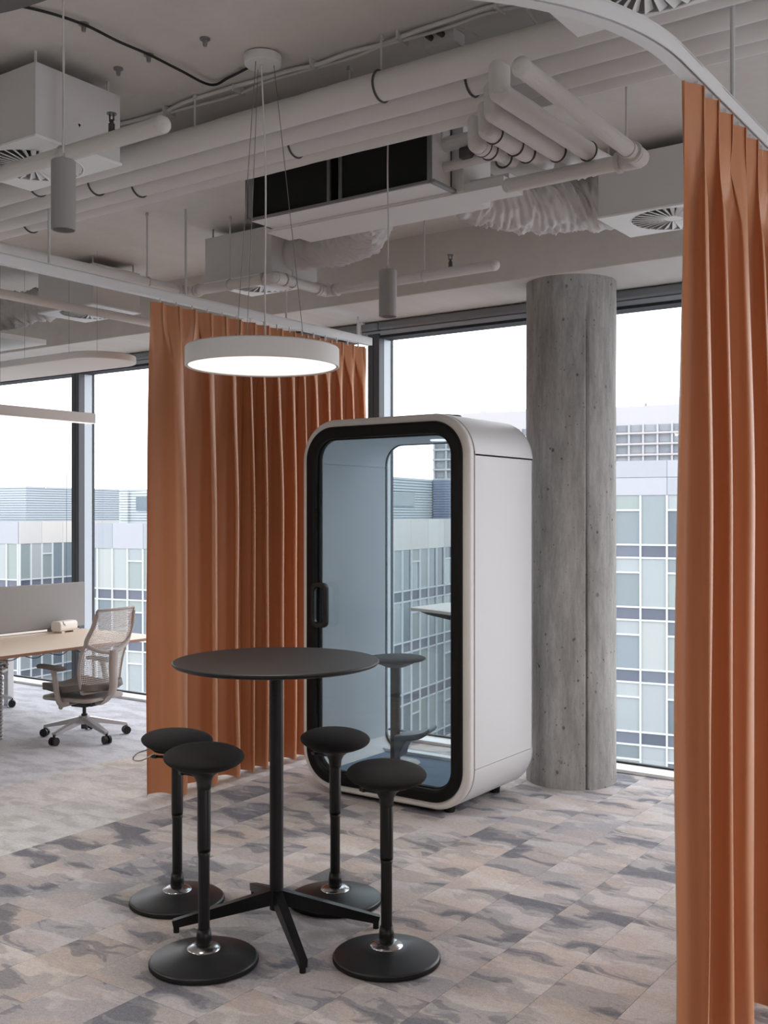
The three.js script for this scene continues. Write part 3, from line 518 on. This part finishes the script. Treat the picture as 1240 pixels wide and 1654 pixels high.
// flexible ducts
function flex(name, label, pts, radii, wr, seed) {
  const c = new THREE.CatmullRomCurve3(pts), n = 110, fr = c.computeFrenetFrames(n, false), nu = 48;
  const g = gridGeo(nu, n, (u, v) => {
    const i = Math.round(v * n), p = c.getPointAt(v), an = u * 2 * Math.PI, N = fr.normals[i], B = fr.binormals[i];
    const rr = radii[0] + (radii[1] - radii[0]) * v;
    const w = wr * (n2(v * 26 + 1.6 * Math.cos(an + seed), Math.sin(an) * 0.9 + seed) * 0.7 + Math.abs(n2(v * 15 + 2 * Math.sin(an), Math.cos(an) * 0.8 + seed * 3)) * 0.9 - 0.4);
    const r = rr * (1 + 0.1 * n2(v * 3, seed)) + w * smooth(0, 0.12, v);
    return [p.x + (N.x * Math.cos(an) + B.x * Math.sin(an)) * r, p.y + (N.y * Math.cos(an) + B.y * Math.sin(an)) * r, p.z + (N.z * Math.cos(an) + B.z * Math.sin(an)) * r];
  });
  return tag(mesh(name, g, flexMat), label, 'duct', 'flexible air ducts');
}
flex('flexible_duct', 'crumpled white flexible duct curving from the plenum box above the straight track', [V(-4.29, 3.27, -5.08), V(-4.1, 3.27, -5.08), V(-3.8, 3.255, -5.0), V(-3.5, 3.24, -4.8), V(-3.3, 3.27, -4.55), V(-3.25, 3.34, -4.35)], [0.105, 0.115], 0.022, 2);
flex('flexible_duct', 'crumpled white flexible duct bulging between fan coil unit and plenum box by the brown curtain', [V(-2.16, 3.265, -5.12), V(-2.3, 3.255, -5.1), V(-2.5, 3.245, -4.98), V(-2.7, 3.26, -4.78), V(-2.82, 3.3, -4.5), V(-2.84, 3.34, -4.35)], [0.135, 0.12], 0.024, 6);
flex('flexible_duct', 'crumpled white flexible duct above the desk area', [V(-6.5, 3.27, -5.08), V(-6.75, 3.24, -5.05), V(-7.1, 3.2, -4.9), V(-7.5, 3.25, -4.6)], [0.12, 0.14], 0.02, 9);
flex('flexible_duct', 'crumpled white flexible duct entering the plenum box beside the grey spotlight', [V(-3.88, 3.285, -2.54), V(-3.88, 3.285, -2.3), V(-4.1, 3.25, -2.0), V(-4.5, 3.25, -1.9)], [0.11, 0.11], 0.02, 12);

// fan coil unit
{
  const g = thing('fan_coil_unit', 'ceiling fan coil unit with two black intake openings', 'fan coil unit', [-3.05, 3.1, -3.9]);
  const w = 0.54;
  mesh('casing', [bx(-w, w, 0.006, 0.012, -0.18, 0), bx(-w, w, 0.3, 0.306, -0.18, 0), bx(-w, -w + 0.012, 0.006, 0.306, -0.18, 0), bx(w - 0.012, w, 0.006, 0.306, -0.18, 0), bx(-w, w, 0.012, 0.3, -0.18, -0.17)], ductMat, g);
  mesh('flange', [bx(w - 0.004, w + 0.02, 0.29, 0.312, -0.2, 0.0), bx(w - 0.004, w + 0.024, 0.0, 0.012, -0.2, 0.004), bx(-w - 0.005, -w + 0.01, 0, 0.312, -0.006, 0.006), bx(w - 0.012, w + 0.008, 0, 0.312, -0.006, 0.006), bx(-w, w, 0.0, 0.012, -0.006, 0.008)], galvMat, g);
  mesh('intake_filter', [bx(-w + 0.012, -0.045, 0.014, 0.3, -0.1, -0.03), bx(0.03, w - 0.012, 0.014, 0.3, -0.1, -0.03), bx(-0.05, 0.04, 0.014, 0.3, -0.16, -0.11)], filterMat, g);
  for (const x of [-0.045, 0.025]) mesh('bracket', bx(x - 0.009, x + 0.009, 0.02, 0.3, -0.034, -0.024), galvMat, g);
  mesh('fan_section', [bx(-w - 0.005, w + 0.06, 0.0, 0.3, -0.372, -0.182, 0.003)], ductMat, g);
  mesh('drain_tray', [bx(-w - 0.04, w + 0.26, -0.008, 0.035, -0.372, -0.19, 0.003), bx(w + 0.05, w + 0.26, 0.03, 0.06, -0.37, -0.24, 0.003)], ductMat, g);
  mesh('outlet_section', bx(-w, w + 0.02, 0.004, 0.26, -0.5, -0.376, 0.003), ductMat, g);
  mesh('supply_pipe', [rod(V(w, 0.2, -0.12), V(w + 0.3, 0.2, -0.12), 0.032, 20), rod(V(w, 0.1, -0.12), V(w + 0.36, 0.105, -0.12), 0.022, 18)], pipeMat, g);
  mesh('valve', [box(0.06, 0.05, 0.06, w + 0.13, 0.13, -0.1, 0.01), rod(V(w + 0.2, 0.1, -0.12), V(w + 0.2, 0.17, -0.1), 0.014, 12), cyl(0.018, 0.018, 0.012, w + 0.24, 0.12, -0.095, 12)], std(0x55524f, 0.5, 0.4), g);
  for (const x of [-w - 0.02, w + 0.03]) for (const z of [-0.05, -0.35]) mesh('hanger_rod', cyl(0.005, 0.005, CEIL - 3.1 - 0.2, x, 0.2, z, 8), rodMat, g);
}

// loose cables on the slab
tag(mesh('ceiling_cable', tube([V(-3.32, 3.462, -2.2), V(-3.209, 3.46, -2.386), V(-3.151, 3.452, -2.545), V(-3.144, 3.445, -2.699), V(-3.154, 3.455, -2.864), V(-3.148, 3.447, -3.023), V(-3.156, 3.45, -3.207), V(-3.048, 3.455, -3.205), V(-2.89, 3.452, -3.17)], 0.0055, 90, 7), blackCable), 'black cable clipped to the ceiling running to the lamp canopy', 'cable');
{
  const pts = [], p2 = []; for (let i = 0; i <= 46; i++) { const x = -5.8 + i * 0.15; pts.push(V(x, 3.456 - 0.006 * Math.abs(n2(i * 0.7, 2)), -3.3 + 0.02 * n2(i * 0.35, 1))); p2.push(V(x, 3.45 - 0.008 * Math.abs(n2(i * 0.5, 9)), -3.33 + 0.018 * n2(i * 0.3, 6))); }
  const g = thing('cable_bundle', 'white cable bundle clipped to the ceiling above the insulated pipes', 'cable', [0, 0, 0]);
  mesh('cable', tube(pts, 0.009, 180, 8), pipeMat, g); mesh('cable', tube(p2, 0.007, 180, 8), pipeMat, g);
  const ties = []; for (let x = -5.2; x < 0.8; x += 0.42) ties.push(bx(x - 0.004, x + 0.004, 3.436, 3.47, -3.355, -3.28)); mesh('clips', ties, rodMat, g).userData.kind = 'stuff';
  mesh('cable_drop', [tube([V(-1.75, 3.45, -3.33), V(-1.73, 3.4, -3.36), V(-1.7, 3.36, -3.42)], 0.006, 20, 7), tube([V(-2.05, 3.45, -3.33), V(-1.98, 3.42, -3.4), V(-2.0, 3.4, -3.45), V(-2.08, 3.42, -3.45)], 0.004, 24, 7)], pipeMat, g);
  const j = thing('junction_box', 'small grey junction box on the ceiling beside the cable bundle', 'junction box', [-2.13, 3.405, -3.41]);
  mesh('body', box(0.13, 0.055, 0.09, 0, 0.035, 0, 0.006), pipeMat, j); for (const x of [-0.03, 0.02]) mesh('gland', rod(V(x, 0.04, 0.04), V(x, 0.04, 0.075), 0.011, 10), bandMat, j);
}
[[-2.78, -2.31], [-2.37, -2.02], [-3.02, -2.74]].forEach(([x, z]) => { });
for (const [px, py, lab] of [[331, 62, 'lone steel ceiling anchor away from the black cable'], [191, 110, 'steel ceiling anchor between black cable and plenum box'], [240, 88, 'steel ceiling anchor holding the black cable midway'], [135, 38, 'steel ceiling anchor holding the black cable above the spotlight cord']]) { // cast-in anchors
  const r = [(px - 620) / 1712, (831 - py) / 1712], t = (CEIL - 1.65) / r[1], x = (-Math.sin(YAW) + Math.cos(YAW) * r[0]) * t, z = (-Math.cos(YAW) - Math.sin(YAW) * r[0]) * t;
  const g = thing('ceiling_anchor', lab, 'anchor', [x, CEIL, z], 0, 'steel anchors in the ceiling slab');
  mesh('plate', cyl(0.02, 0.02, 0.006, 0, -0.006, 0, 14), galvMat, g); mesh('bolt', cyl(0.008, 0.011, 0.024, 0, -0.03, 0, 6), galvMat, g);
}

// acoustic rafts and the desk lamp
{
  const raftMat = std(0xeceae7, 0.85);
  const hang = (g, pts) => { for (const [x, z] of pts) mesh('wire', cyl(0.0012, 0.0012, CEIL - 2.765, x, 0.05, z, 6), galvMat, g); };
  const a = thing('acoustic_raft', 'white acoustic ceiling raft with a rounded end hanging before the windows', 'ceiling panel', [0, 2.7, 0]);
  const s = new THREE.Shape(); s.moveTo(-9.5, 4.62); s.lineTo(-5.85, 4.62); s.absarc(-5.85, 4.865, 0.245, -Math.PI / 2, Math.PI / 2); s.lineTo(-9.5, 5.11);
  mesh('panel', extrude(s, 0.05, 0.008, 2, 20).rotateX(-Math.PI / 2).translate(0, 0, 0), raftMat, a); hang(a, [[-6.6, -4.8], [-6.1, -4.8], [-5.8, -4.8]]);
  const b = thing('acoustic_raft', 'square cornered white acoustic raft higher up among the ducts', 'ceiling panel', [0, 2.95, 0]);
  mesh('panel', bx(-9.2, -6.8, 0, 0.04, -5.14, -4.66, 0.004), raftMat, b); mesh('wire', cyl(0.0012, 0.0012, CEIL - 3.0, -8.4, 0.04, -4.9, 6), galvMat, b);
  const c = thing('acoustic_raft', 'dark grey round acoustic raft high overhead', 'ceiling panel', [-2.3, 3.0, -0.97]);
  mesh('panel', lathe([[0, 0], [0.79, 0], [0.8, 0.006], [0.8, 0.044], [0.79, 0.05], [0, 0.05]], 90), std(0x6b6a69, 0.9), c); for (const q of [[0.5, 0.2], [-0.5, 0.2], [0, -0.5]]) mesh('wire', cyl(0.0012, 0.0012, CEIL - 3.065, q[0], 0.05, q[1], 6), galvMat, c);
  const l = thing('linear_lamp', 'long white linear pendant lamp above the desk', 'lamp', [-6.39, 2.33, 0]);
  mesh('lamp_body', bx(-0.03, 0.03, 0.004, 0.078, -5.25, -2.6, 0.003), lampWhite, l);
  const glow = std(0xffffff, 0.6); glow.emissive = new THREE.Color(0xfff6ec); glow.emissiveIntensity = 1.0;
  mesh('lamp_diffuser', bx(-0.026, 0.026, 0.001, 0.006, -5.24, -2.61), glow, l);
  for (const z of [-4.45, -2.9]) mesh('wire', cyl(0.001, 0.001, CEIL - 2.4, 0, 0.075, z, 6), galvMat, l);
  areaLamp(-6.39, 2.325, -3.9, 0.05, 2.5, 3);
}

// ------------------------------------------------------------ desk, chairs
{
  const deskTop = std(0xd8c4ae, 0.45), H = 0.68;
  const g = thing('office_desk', 'light oak bench desk with white legs before the window', 'desk', [0, 0, 0]);
  mesh('desk_top', bx(-7.31, -6.32, H - 0.022, H, -5.9, -3.2, 0.003), deskTop, g);
  mesh('desk_top', bx(-8.1, -7.36, H - 0.022, H, -5.9, -3.2, 0.003), deskTop, g);
  mesh('edge_band', bx(-6.321, -6.317, H - 0.0215, H - 0.0005, -5.898, -3.2), std(0x9d7760, 0.5), g);
  for (const [x, z] of [[-6.45, -3.35], [-8.0, -3.35], [-7.95, -5.62]]) mesh('leg', bx(x - 0.03, x + 0.03, 0, H - 0.022, z - 0.03, z + 0.03, 0.004), whiteLacquer, g);
  mesh('cross_beam', [bx(-8.05, -6.5, H - 0.07, H - 0.025, -5.64, -5.59), bx(-7.36, -7.31, H - 0.07, H - 0.025, -5.6, -3.35)], whiteLacquer, g);
  const cables = []; for (let i = 0; i < 9; i++) { const z = -3.6 - i * 0.21; cables.push(tube([V(-6.42, H - 0.025, z), V(-6.43, H - 0.045, z - 0.05), V(-6.42, H - 0.05 - 0.01 * rnd(), z - 0.12), V(-6.42, H - 0.028, z - 0.2)], 0.004, 16, 5)); }
  mesh('under_cables', cables, std(0x6c6a68, 0.6), g).userData.kind = 'stuff';
  const s = thing('desk_screen', 'grey felt privacy screen standing along the oak desk', 'desk screen', [-7.335, H, 0]);
  mesh('panel', bx(-0.018, 0.018, 0.02, 0.395, -5.93, -3.2, 0.012), std(0x9a9998, 0.95, 0, { bumpMap: fuzz, bumpScale: 0.0008 }), s); for (const z of [-5.6, -3.6]) mesh('clamp', bx(-0.024, 0.024, -0.0, 0.05, z - 0.03, z + 0.03, 0.003), galvMat, s);
  const d = thing('power_socket', 'white rounded power socket unit lying on the oak desk', 'socket', [-7.2, H, -5.62], 0.15);
  mesh('body', extrude(roundRect(-0.055, 0.055, 0.01, 0.095, 0.03), 0.2, 0.01, 3).translate(0, 0, -0.1).rotateX(-0.0).rotateY(0), std(0xe9e4dd, 0.4), d);
  mesh('outlet', [cyl(0.02, 0.02, 0.004, 0, 0, 0, 20).rotateX(-0.5).rotateZ(-0.9).translate(0.045, 0.076, 0.05)], std(0x9c9792, 0.5), d);
  mesh('stand', [bx(-0.04, 0.05, 0, 0.014, -0.08, -0.05), bx(-0.04, 0.05, 0, 0.014, 0.05, 0.08)], std(0xcfcac4, 0.4), d);
  const sn = []; for (let i = 0; i < 24; i++) sn.push(new THREE.TorusGeometry(0.032, 0.011, 8, 20).rotateX(Math.PI / 2).translate(0, 0.012 + i * 0.026, 0));
  const spine = thing('cable_spine', 'grey ribbed cable spine standing under the oak desk', 'cable spine', [-6.8, 0, -4.71]); mesh('ribs', sn, std(0xa9a9ab, 0.45, 0.2), spine).userData.kind = 'stuff'; mesh('core', cyl(0.026, 0.026, 0.64, 0, 0.005, 0, 14), std(0x6f6f70, 0.6), spine);
}
function officeChair(label, x, z, turn) {                           // seat looks along -x
  const g = thing('office_chair', label, 'chair', [x, 0, z], turn, 'mesh back office chairs');
  const grey = std(0xa8a29e, 0.5), dark = std(0x6e6864, 0.75), alu = std(0xc3c3c4, 0.28, 0.85), black = std(0x161719, 0.5);
  const R = 0.31, hubY = 0.135;
  mesh('hub', [cyl(0.034, 0.04, 0.06, 0, hubY - 0.03, 0, 24)], alu, g);
  for (let k = 0; k < 5; k++) {
    const a = 0.32 + k * 2 * Math.PI / 5, dx = Math.cos(a), dz = Math.sin(a);
    const arm = mesh('base_arm', barTaper(V(dx * 0.02, hubY + 0.005, dz * 0.02), V(dx * R, 0.078, dz * R), 0.055, 0.042, 0.032, 0.022), alu, g);
    const side = V(-dz, 0, dx), c = V(dx * R, 0.031, dz * R);
    mesh('caster', [rod(c.clone().addScaledVector(side, 0.008), c.clone().addScaledVector(side, 0.026), 0.03, 20), rod(c.clone().addScaledVector(side, -0.008), c.clone().addScaledVector(side, -0.026), 0.03, 20), rod(c.clone().addScaledVector(side, -0.01), c.clone().addScaledVector(side, 0.01), 0.022, 14), cyl(0.009, 0.009, 0.03, c.x, 0.045, c.z, 10)], black, arm);
  }
  mesh('gas_lift', [cyl(0.024, 0.022, 0.11, 0, 0.07, 0, 20), cyl(0.0135, 0.0135, 0.12, 0, 0.16, 0, 16)], std(0x3a3a3c, 0.35, 0.5), g);
  const sy = 0.345;
  mesh('mechanism', [box(0.22, 0.05, 0.14, 0.02, sy - 0.075, 0, 0.018), box(0.14, 0.03, 0.1, -0.02, sy - 0.1, 0, 0.012)], std(0x2a2b2d, 0.5), g);
  mesh('seat_pan', extrude(roundRect(-0.24, 0.22, -0.215, 0.215, 0.07), 0.03, 0.012, 3).rotateX(-Math.PI / 2).translate(0, sy - 0.048, 0), grey, g);
  { const f = (u, v) => { const px = -0.27 + 0.5 * u, w = 0.225 * Math.pow(Math.max(0, 1 - Math.pow(Math.abs(u - 0.52) * 1.95, 6)), 0.4), pz = (v - 0.5) * 2 * w; const y = 0.012 * Math.cos(u * 7) + 0.018 * Math.pow(Math.abs(v - 0.5) * 2, 2) - 0.035 * smooth(0.16, 0, u); return [px, sy + y + 0.012, pz]; };
    mesh('seat', thicken(gridGeo(28, 20, f), 0.045), dark, g); }
  const bell = rod(V(0.0, sy - 0.075, 0.08), V(-0.0, sy - 0.078, 0.24), 0.008, 10); mesh('adjuster', [bell, new THREE.SphereGeometry(0.019, 14, 10).scale(1, 1, 0.7).translate(0, sy - 0.078, 0.245)], grey, g);
  // back: curved sheet of open mesh in a rim, carried by a rear spine
  const bp = (s, t) => { // s across -1..1, t up 0..1
    const y = sy + 0.02 + t * 0.6, lumbar = 0.05 * Math.sin(Math.PI * clamp(t * 1.35)), w = (0.2 + 0.035 * Math.sin(Math.PI * Math.min(1, t * 1.1))) * (t > 0.9 ? 1 - (t - 0.9) * 0.25 : 1);
    return V(0.2 + t * 0.13 - lumbar * 0.9 - 0.045 * s * s * (1 - 0.3 * t), y, s * w); };
  const net = [];
  const NR = 40, NC = 34;
  for (let i = 0; i <= NR; i++) { const t = 0.03 + 0.94 * i / NR, pts = []; for (let k = 0; k <= 8; k++) pts.push(bp(-1 + 2 * k / 8, t)); net.push(tube(pts, 0.0022, 10, 4)); }
  for (let j = 0; j <= NC; j++) { const s = -1 + 2 * j / NC, pts = []; for (let k = 0; k <= 12; k++) pts.push(bp(s, k / 12)); net.push(tube(pts, 0.0022, 14, 4)); }
  mesh('back_mesh', net, std(0xf2f0ee, 0.6), g).userData.kind = 'stuff';
  const rim = []; for (let k = 0; k <= 16; k++) rim.push(bp(-1, k / 16)); for (let k = 1; k < 10; k++) rim.push(bp(-1 + 2 * k / 10, 1)); for (let k = 16; k >= 0; k--) rim.push(bp(1, k / 16)); for (let k = 9; k > 0; k--) rim.push(bp(-1 + 2 * k / 10, 0));
  mesh('back_rim', tube(rim, 0.0105, 160, 8, true, 0.4), grey, g);
  const up = [bp(0, 0.5).add(V(0.05, 0, 0)), bp(0, 0.3).add(V(0.075, 0, 0)), bp(0, 0.05).add(V(0.07, -0.02, 0)), V(0.2, sy - 0.06, 0), V(0.08, sy - 0.075, 0)];
  { const c = new THREE.CatmullRomCurve3(up), N = 30; const f = (u, v) => { const p = c.getPoint(v), an = u * 2 * Math.PI, w = 0.045 - 0.01 * v; return [p.x + Math.cos(an) * 0.02 * (v > 0.6 ? 0.9 : 1), p.y + (v > 0.62 ? Math.cos(an) * 0.022 : 0), p.z + Math.sin(an) * w]; }; mesh('spine', gridGeo(18, N, f), grey, g); }
  for (const s of [-1, 1]) {
    mesh('yoke', tube([bp(0, 0.47).add(V(0.05, 0, 0)), bp(s * 0.45, 0.5).add(V(0.035, 0, 0)), bp(s * 0.85, 0.56).add(V(0.018, 0, 0)), bp(s, 0.62), bp(s, 0.8), bp(s, 0.95)], 0.017, 30, 10), grey, g);
    const arm = mesh('arm_post', [tube([V(0.02, sy - 0.05, s * 0.19), V(0.0, sy - 0.055, s * 0.245), V(-0.015, sy + 0.0, s * 0.262), V(-0.04, sy + 0.13, s * 0.262), V(-0.055, sy + 0.19, s * 0.258)], 0.021, 30, 10)], grey, g);
    mesh('arm_pad', extrude(roundRect(-0.14, 0.11, -0.042, 0.042, 0.035), 0.024, 0.009, 3).rotateX(-Math.PI / 2).rotateZ(-0.05).translate(-0.06, sy + 0.19, s * 0.258), dark, arm);
  }
  return g;
}
officeChair('light grey mesh back office chair on five casters pushed up to the oak desk', -6.33, -5.12, 0.16);
officeChair('light grey mesh office chair on the far side of the desk screen', -8.03, -5.33, Math.PI + 0.62);

// ------------------------------------------------------------ outside: office block across the court and a tower behind it
{
  const TURN = 9.25 * Math.PI / 180;
  const glassTone = [0x768185, 0x6a767b, 0x868f92, 0x59666f, 0x8e9798, 0x6c7880, 0x7c8887, 0x4f5b65].map(c => std(c, 0.18, 0));
  const blindTone = [0x949b9b, 0x8c9498].map(c => std(c, 0.5));
  const spTone = [0x4c5462, 0x565e6b, 0x464e5c].map(c => std(c, 0.35));
  const alu = std(0xb9bfc3, 0.5), sunlitPanel = [0xbab8b5, 0xb2b1b0, 0xc0beba].map(c => std(c, 0.7)), shadedPanel = [0x90959d, 0x8a9098, 0x969aa1].map(c => std(c, 0.7));  // parapet colours carry the light: pale on sunlit faces, darker on shaded ones
  const HEAD = -0.85, PITCH = 3.6, SPH = 0.75;
  const b = thing('office_block', 'office block across the court with banded glazing, pale parapet and louvred roof storey', 'building', [0, 0, 0], TURN);
  // one face: axis 'x' (faces +z, at z=c) or 'z' (faces +x, at x=c)
  function face(parent, axis, c, s0, s1, bay, head, floors, parapet, tones, transomEvery, seed) {
    const r = rng(seed), n = Math.max(1, Math.round(Math.abs(s1 - s0) / bay)), w = (s1 - s0) / n, aw = Math.abs(w);
    const P = (geo, s, y) => axis === 'x' ? geo.translate(s, y, c) : geo.rotateY(Math.PI / 2).translate(c, y, s);
    const g1 = new THREE.BoxGeometry(aw, PITCH - SPH, 0.1), gU = new THREE.BoxGeometry(aw, 0.85, 0.1), gL = new THREE.BoxGeometry(aw, PITCH - SPH - 0.85, 0.1), gS = new THREE.BoxGeometry(aw, SPH, 0.1);
    for (const g of [g1, gU, gL, gS]) if (axis === 'z') g.rotateY(Math.PI / 2);
    const put = (name, g, m, s, y) => { const o = mesh(name, g, m, parent); axis === 'x' ? o.position.set(s, y, c) : o.position.set(c, y, s); };
    const frame = [], fm = (a0, a1, y0, y1, t) => frame.push(axis === 'x' ? bx(a0, a1, y0, y1, c, c + t) : bx(c, c + t, y0, y1, a0, a1));
    for (let f = 0; f < floors; f++) {
      const yt = head - f * PITCH;
      for (let i = 0; i < n; i++) {
        const s = s0 + w * (i + 0.5), q = r(), m = q < 0.2 ? blindTone[Math.floor(r() * 2)] : glassTone[Math.floor(r() * 8)];
        if ((i + seed) % transomEvery === 0) { put('window_pane', gU, m, s, yt - 0.425); put('window_pane', gL, glassTone[Math.floor(r() * 8)], s, yt - 0.85 - (PITCH - SPH - 0.85) / 2); fm(Math.min(s - aw / 2, s + aw / 2), Math.max(s - aw / 2, s + aw / 2), yt - 0.9, yt - 0.8, 0.14); }
        else put('window_pane', g1, m, s, yt - (PITCH - SPH) / 2);
        put('spandrel', gS, spTone[Math.floor(r() * 3)], s, yt - PITCH + SPH / 2);
      }
      const a0 = Math.min(s0, s1), a1 = Math.max(s0, s1);
      fm(a0, a1, yt - (PITCH - SPH) - 0.05, yt - (PITCH - SPH) + 0.05, 0.13); fm(a0, a1, yt - PITCH - 0.05, yt - PITCH + 0.05, 0.13);
    }
    for (let i = 0; i <= n; i++) { const s = s0 + w * i; fm(s - 0.05, s + 0.05, head - floors * PITCH, head, 0.16); }
    mesh('window_frame', frame, alu, parent);
    const pn = Math.max(1, Math.round(Math.abs(s1 - s0) / (bay * 2))), pw = (s1 - s0) / pn, rows = parapet.length - 1;
    for (let j = 0; j < rows; j++) for (let i = 0; i < pn; i++) { const s = s0 + pw * (i + 0.5), hh = parapet[j + 1] - parapet[j], g = new THREE.BoxGeometry(Math.abs(pw) - 0.025, hh - 0.025, 0.2); if (axis === 'z') g.rotateY(Math.PI / 2); put('parapet_panel', g, tones[Math.floor(r() * tones.length)], s, (parapet[j] + parapet[j + 1]) / 2); }
  }
  const LOW = -19.6, core = std(0x8b97a3, 0.6);
  const body = (parent, x0, x1, y1, z0, z1) => mesh('block_core', bx(x0, x1, LOW, y1, z0, z1), core, parent);
  // wing A
  body(b, -85, -63.1, 1.0, -90, -63.1); face(b, 'z', -63, -63, -77.4, 1.2, HEAD + 0.15, 5, [HEAD + 0.15, 1.1], sunlitPanel, 3, 31); face(b, 'x', -63, -72.6, -63, 1.2, HEAD + 0.15, 5, [HEAD + 0.15, 1.1], shadedPanel, 4, 32);
  // wing B and C
  body(b, -52.95, -31.35, 1.0, -98, -59.35); face(b, 'x', -59.25, -53, -31.25, 1.36, HEAD + 0.08, 5, [HEAD + 0.08, 1.04], shadedPanel, 4, 33); face(b, 'z', -31.24, -59.25, -83.25, 1.5, HEAD, 5, [HEAD, 1.34], sunlitPanel, 4, 34);
  // wing D, one storey higher
  body(b, -17.9, 6, 4.7, -90, -61.6); face(b, 'x', -61.5, -18, -6, 1.51, HEAD + PITCH, 6, [HEAD + PITCH, 3.78, 4.76], shadedPanel, 2, 36);
  // louvred roof storeys
  const louvre = (name, x0, x1, y0, y1, z0, z1, tone) => { const l = [], n = Math.round((y1 - y0) / 0.2); for (let i = 0; i < n; i++) { const y = y0 + (y1 - y0) * i / n; l.push(bx(x0, x1, y, y + 0.15, z1, z0)); } mesh(name, l, std(tone, 0.6), b); mesh('louvre_back', bx(x0 + 0.06, x1 - 0.06, y0, y1 - 0.05, z1 + 0.06, z0 - 0.06), std(0x7d8893, 0.8), b); };
  louvre('roof_louvre', -84, -67, 1.0, 4.1, -67.8, -88, 0x9ba3a9);
  louvre('roof_louvre', -52.9, -52.1, 1.0, 3.62, -63, -90, 0xa8b0b2);
  louvre('roof_louvre', -52.1, -34, 1.0, 3.42, -63.2, -96, 0xa4abaf);
  mesh('roof_window', bx(-51.4, -50.0, 1.95, 2.95, -63.25, -63.1), glassTone[3], b);
  mesh('roof_window', bx(-34.1, -33.92, 2.3, 3.3, -75, -71), glassTone[1], b);
  louvre('roof_louvre', -46, -33.99, 3.42, 4.5, -66.5, -96, 0xa4abaf);
  louvre('roof_louvre', -33.9, -32.5, 1.3, 4.5, -78.5, -96, 0x6d778c);  // darker tone puts the shade of this face into the colour
  for (const [x, z, h] of [[-66.4, -69.5, 1.3], [-66.2, -71.8, 1.4], [-52.6, -62.9, 0.5], [-52.3, -62.9, 0.5], [-52, -62.9, 0.5]]) mesh('roof_mast', cyl(0.05, 0.04, h, x, x < -60 ? 3.9 : 3.5, z, 6), alu, b);
  // tower
  const t = thing('office_tower', 'pale high slab tower with rows of loggias behind the office block', 'building', [0, 0, 0], TURN);
  const ivory = std(0xa9a9ac, 0.8), cell = [0x83888e, 0x8b9096, 0x797f87].map(c => std(c, 0.7));
  mesh('tower_body', bx(-60.3, -10, LOW, 15.9, -165, -140), ivory, t);
  const cg = new THREE.BoxGeometry(1.5, 0.85, 0.2);
  for (let r0 = 0; r0 < 6; r0++) for (let i = 0; i < 19; i++) { const m = mesh('loggia', cg, cell[Math.floor(rnd() * 3)], t); m.position.set(-59.2 + i * 1.86, 13.0 - r0 * 1.42, -140); if (i > 5 && i < 12) m.visible = true; }
  const ledges = []; for (let r0 = 0; r0 < 6; r0++) ledges.push(bx(-60.3, -20, 12.2 - r0 * 1.42, 12.42 - r0 * 1.42, -140, -139.5)); for (let i = 0; i <= 19; i++) ledges.push(bx(-60.25 + i * 1.86, -60.02 + i * 1.86, 4, 13.5, -140, -139.6)); mesh('loggia_frame', ledges, ivory, t);
  mesh('roof_plant', [bx(-55.4, -54, 15.9, 17.3, -146, -142), bx(-53, -47, 15.9, 16.4, -146, -142), bx(-30.2, -24, 15.9, 17.1, -146, -142), bx(-31, -30.8, 15.9, 16.6, -144, -143)], std(0xb0b3b8, 0.8), t);
  mesh('roof_mast', [cyl(0.12, 0.08, 6.2, -56.35, 15.8, -142, 6), cyl(0.07, 0.05, 2.6, -49.4, 15.8, -142, 6), cyl(0.09, 0.05, 3.2, -27.5, 16.8, -143, 6), bx(-28.1, -26.9, 18.4, 18.5, -143.1, -143), bx(-27.9, -27.1, 17.9, 18.0, -143.1, -143)], std(0xa9aeb5, 0.6), t);
  const gr = struct('ground', bx(-160, 60, LOW - 1, LOW, -220, -8), std(0x8a8c8e, 0.9), 'street far below the windows');
}

renderer.render(scene, camera);
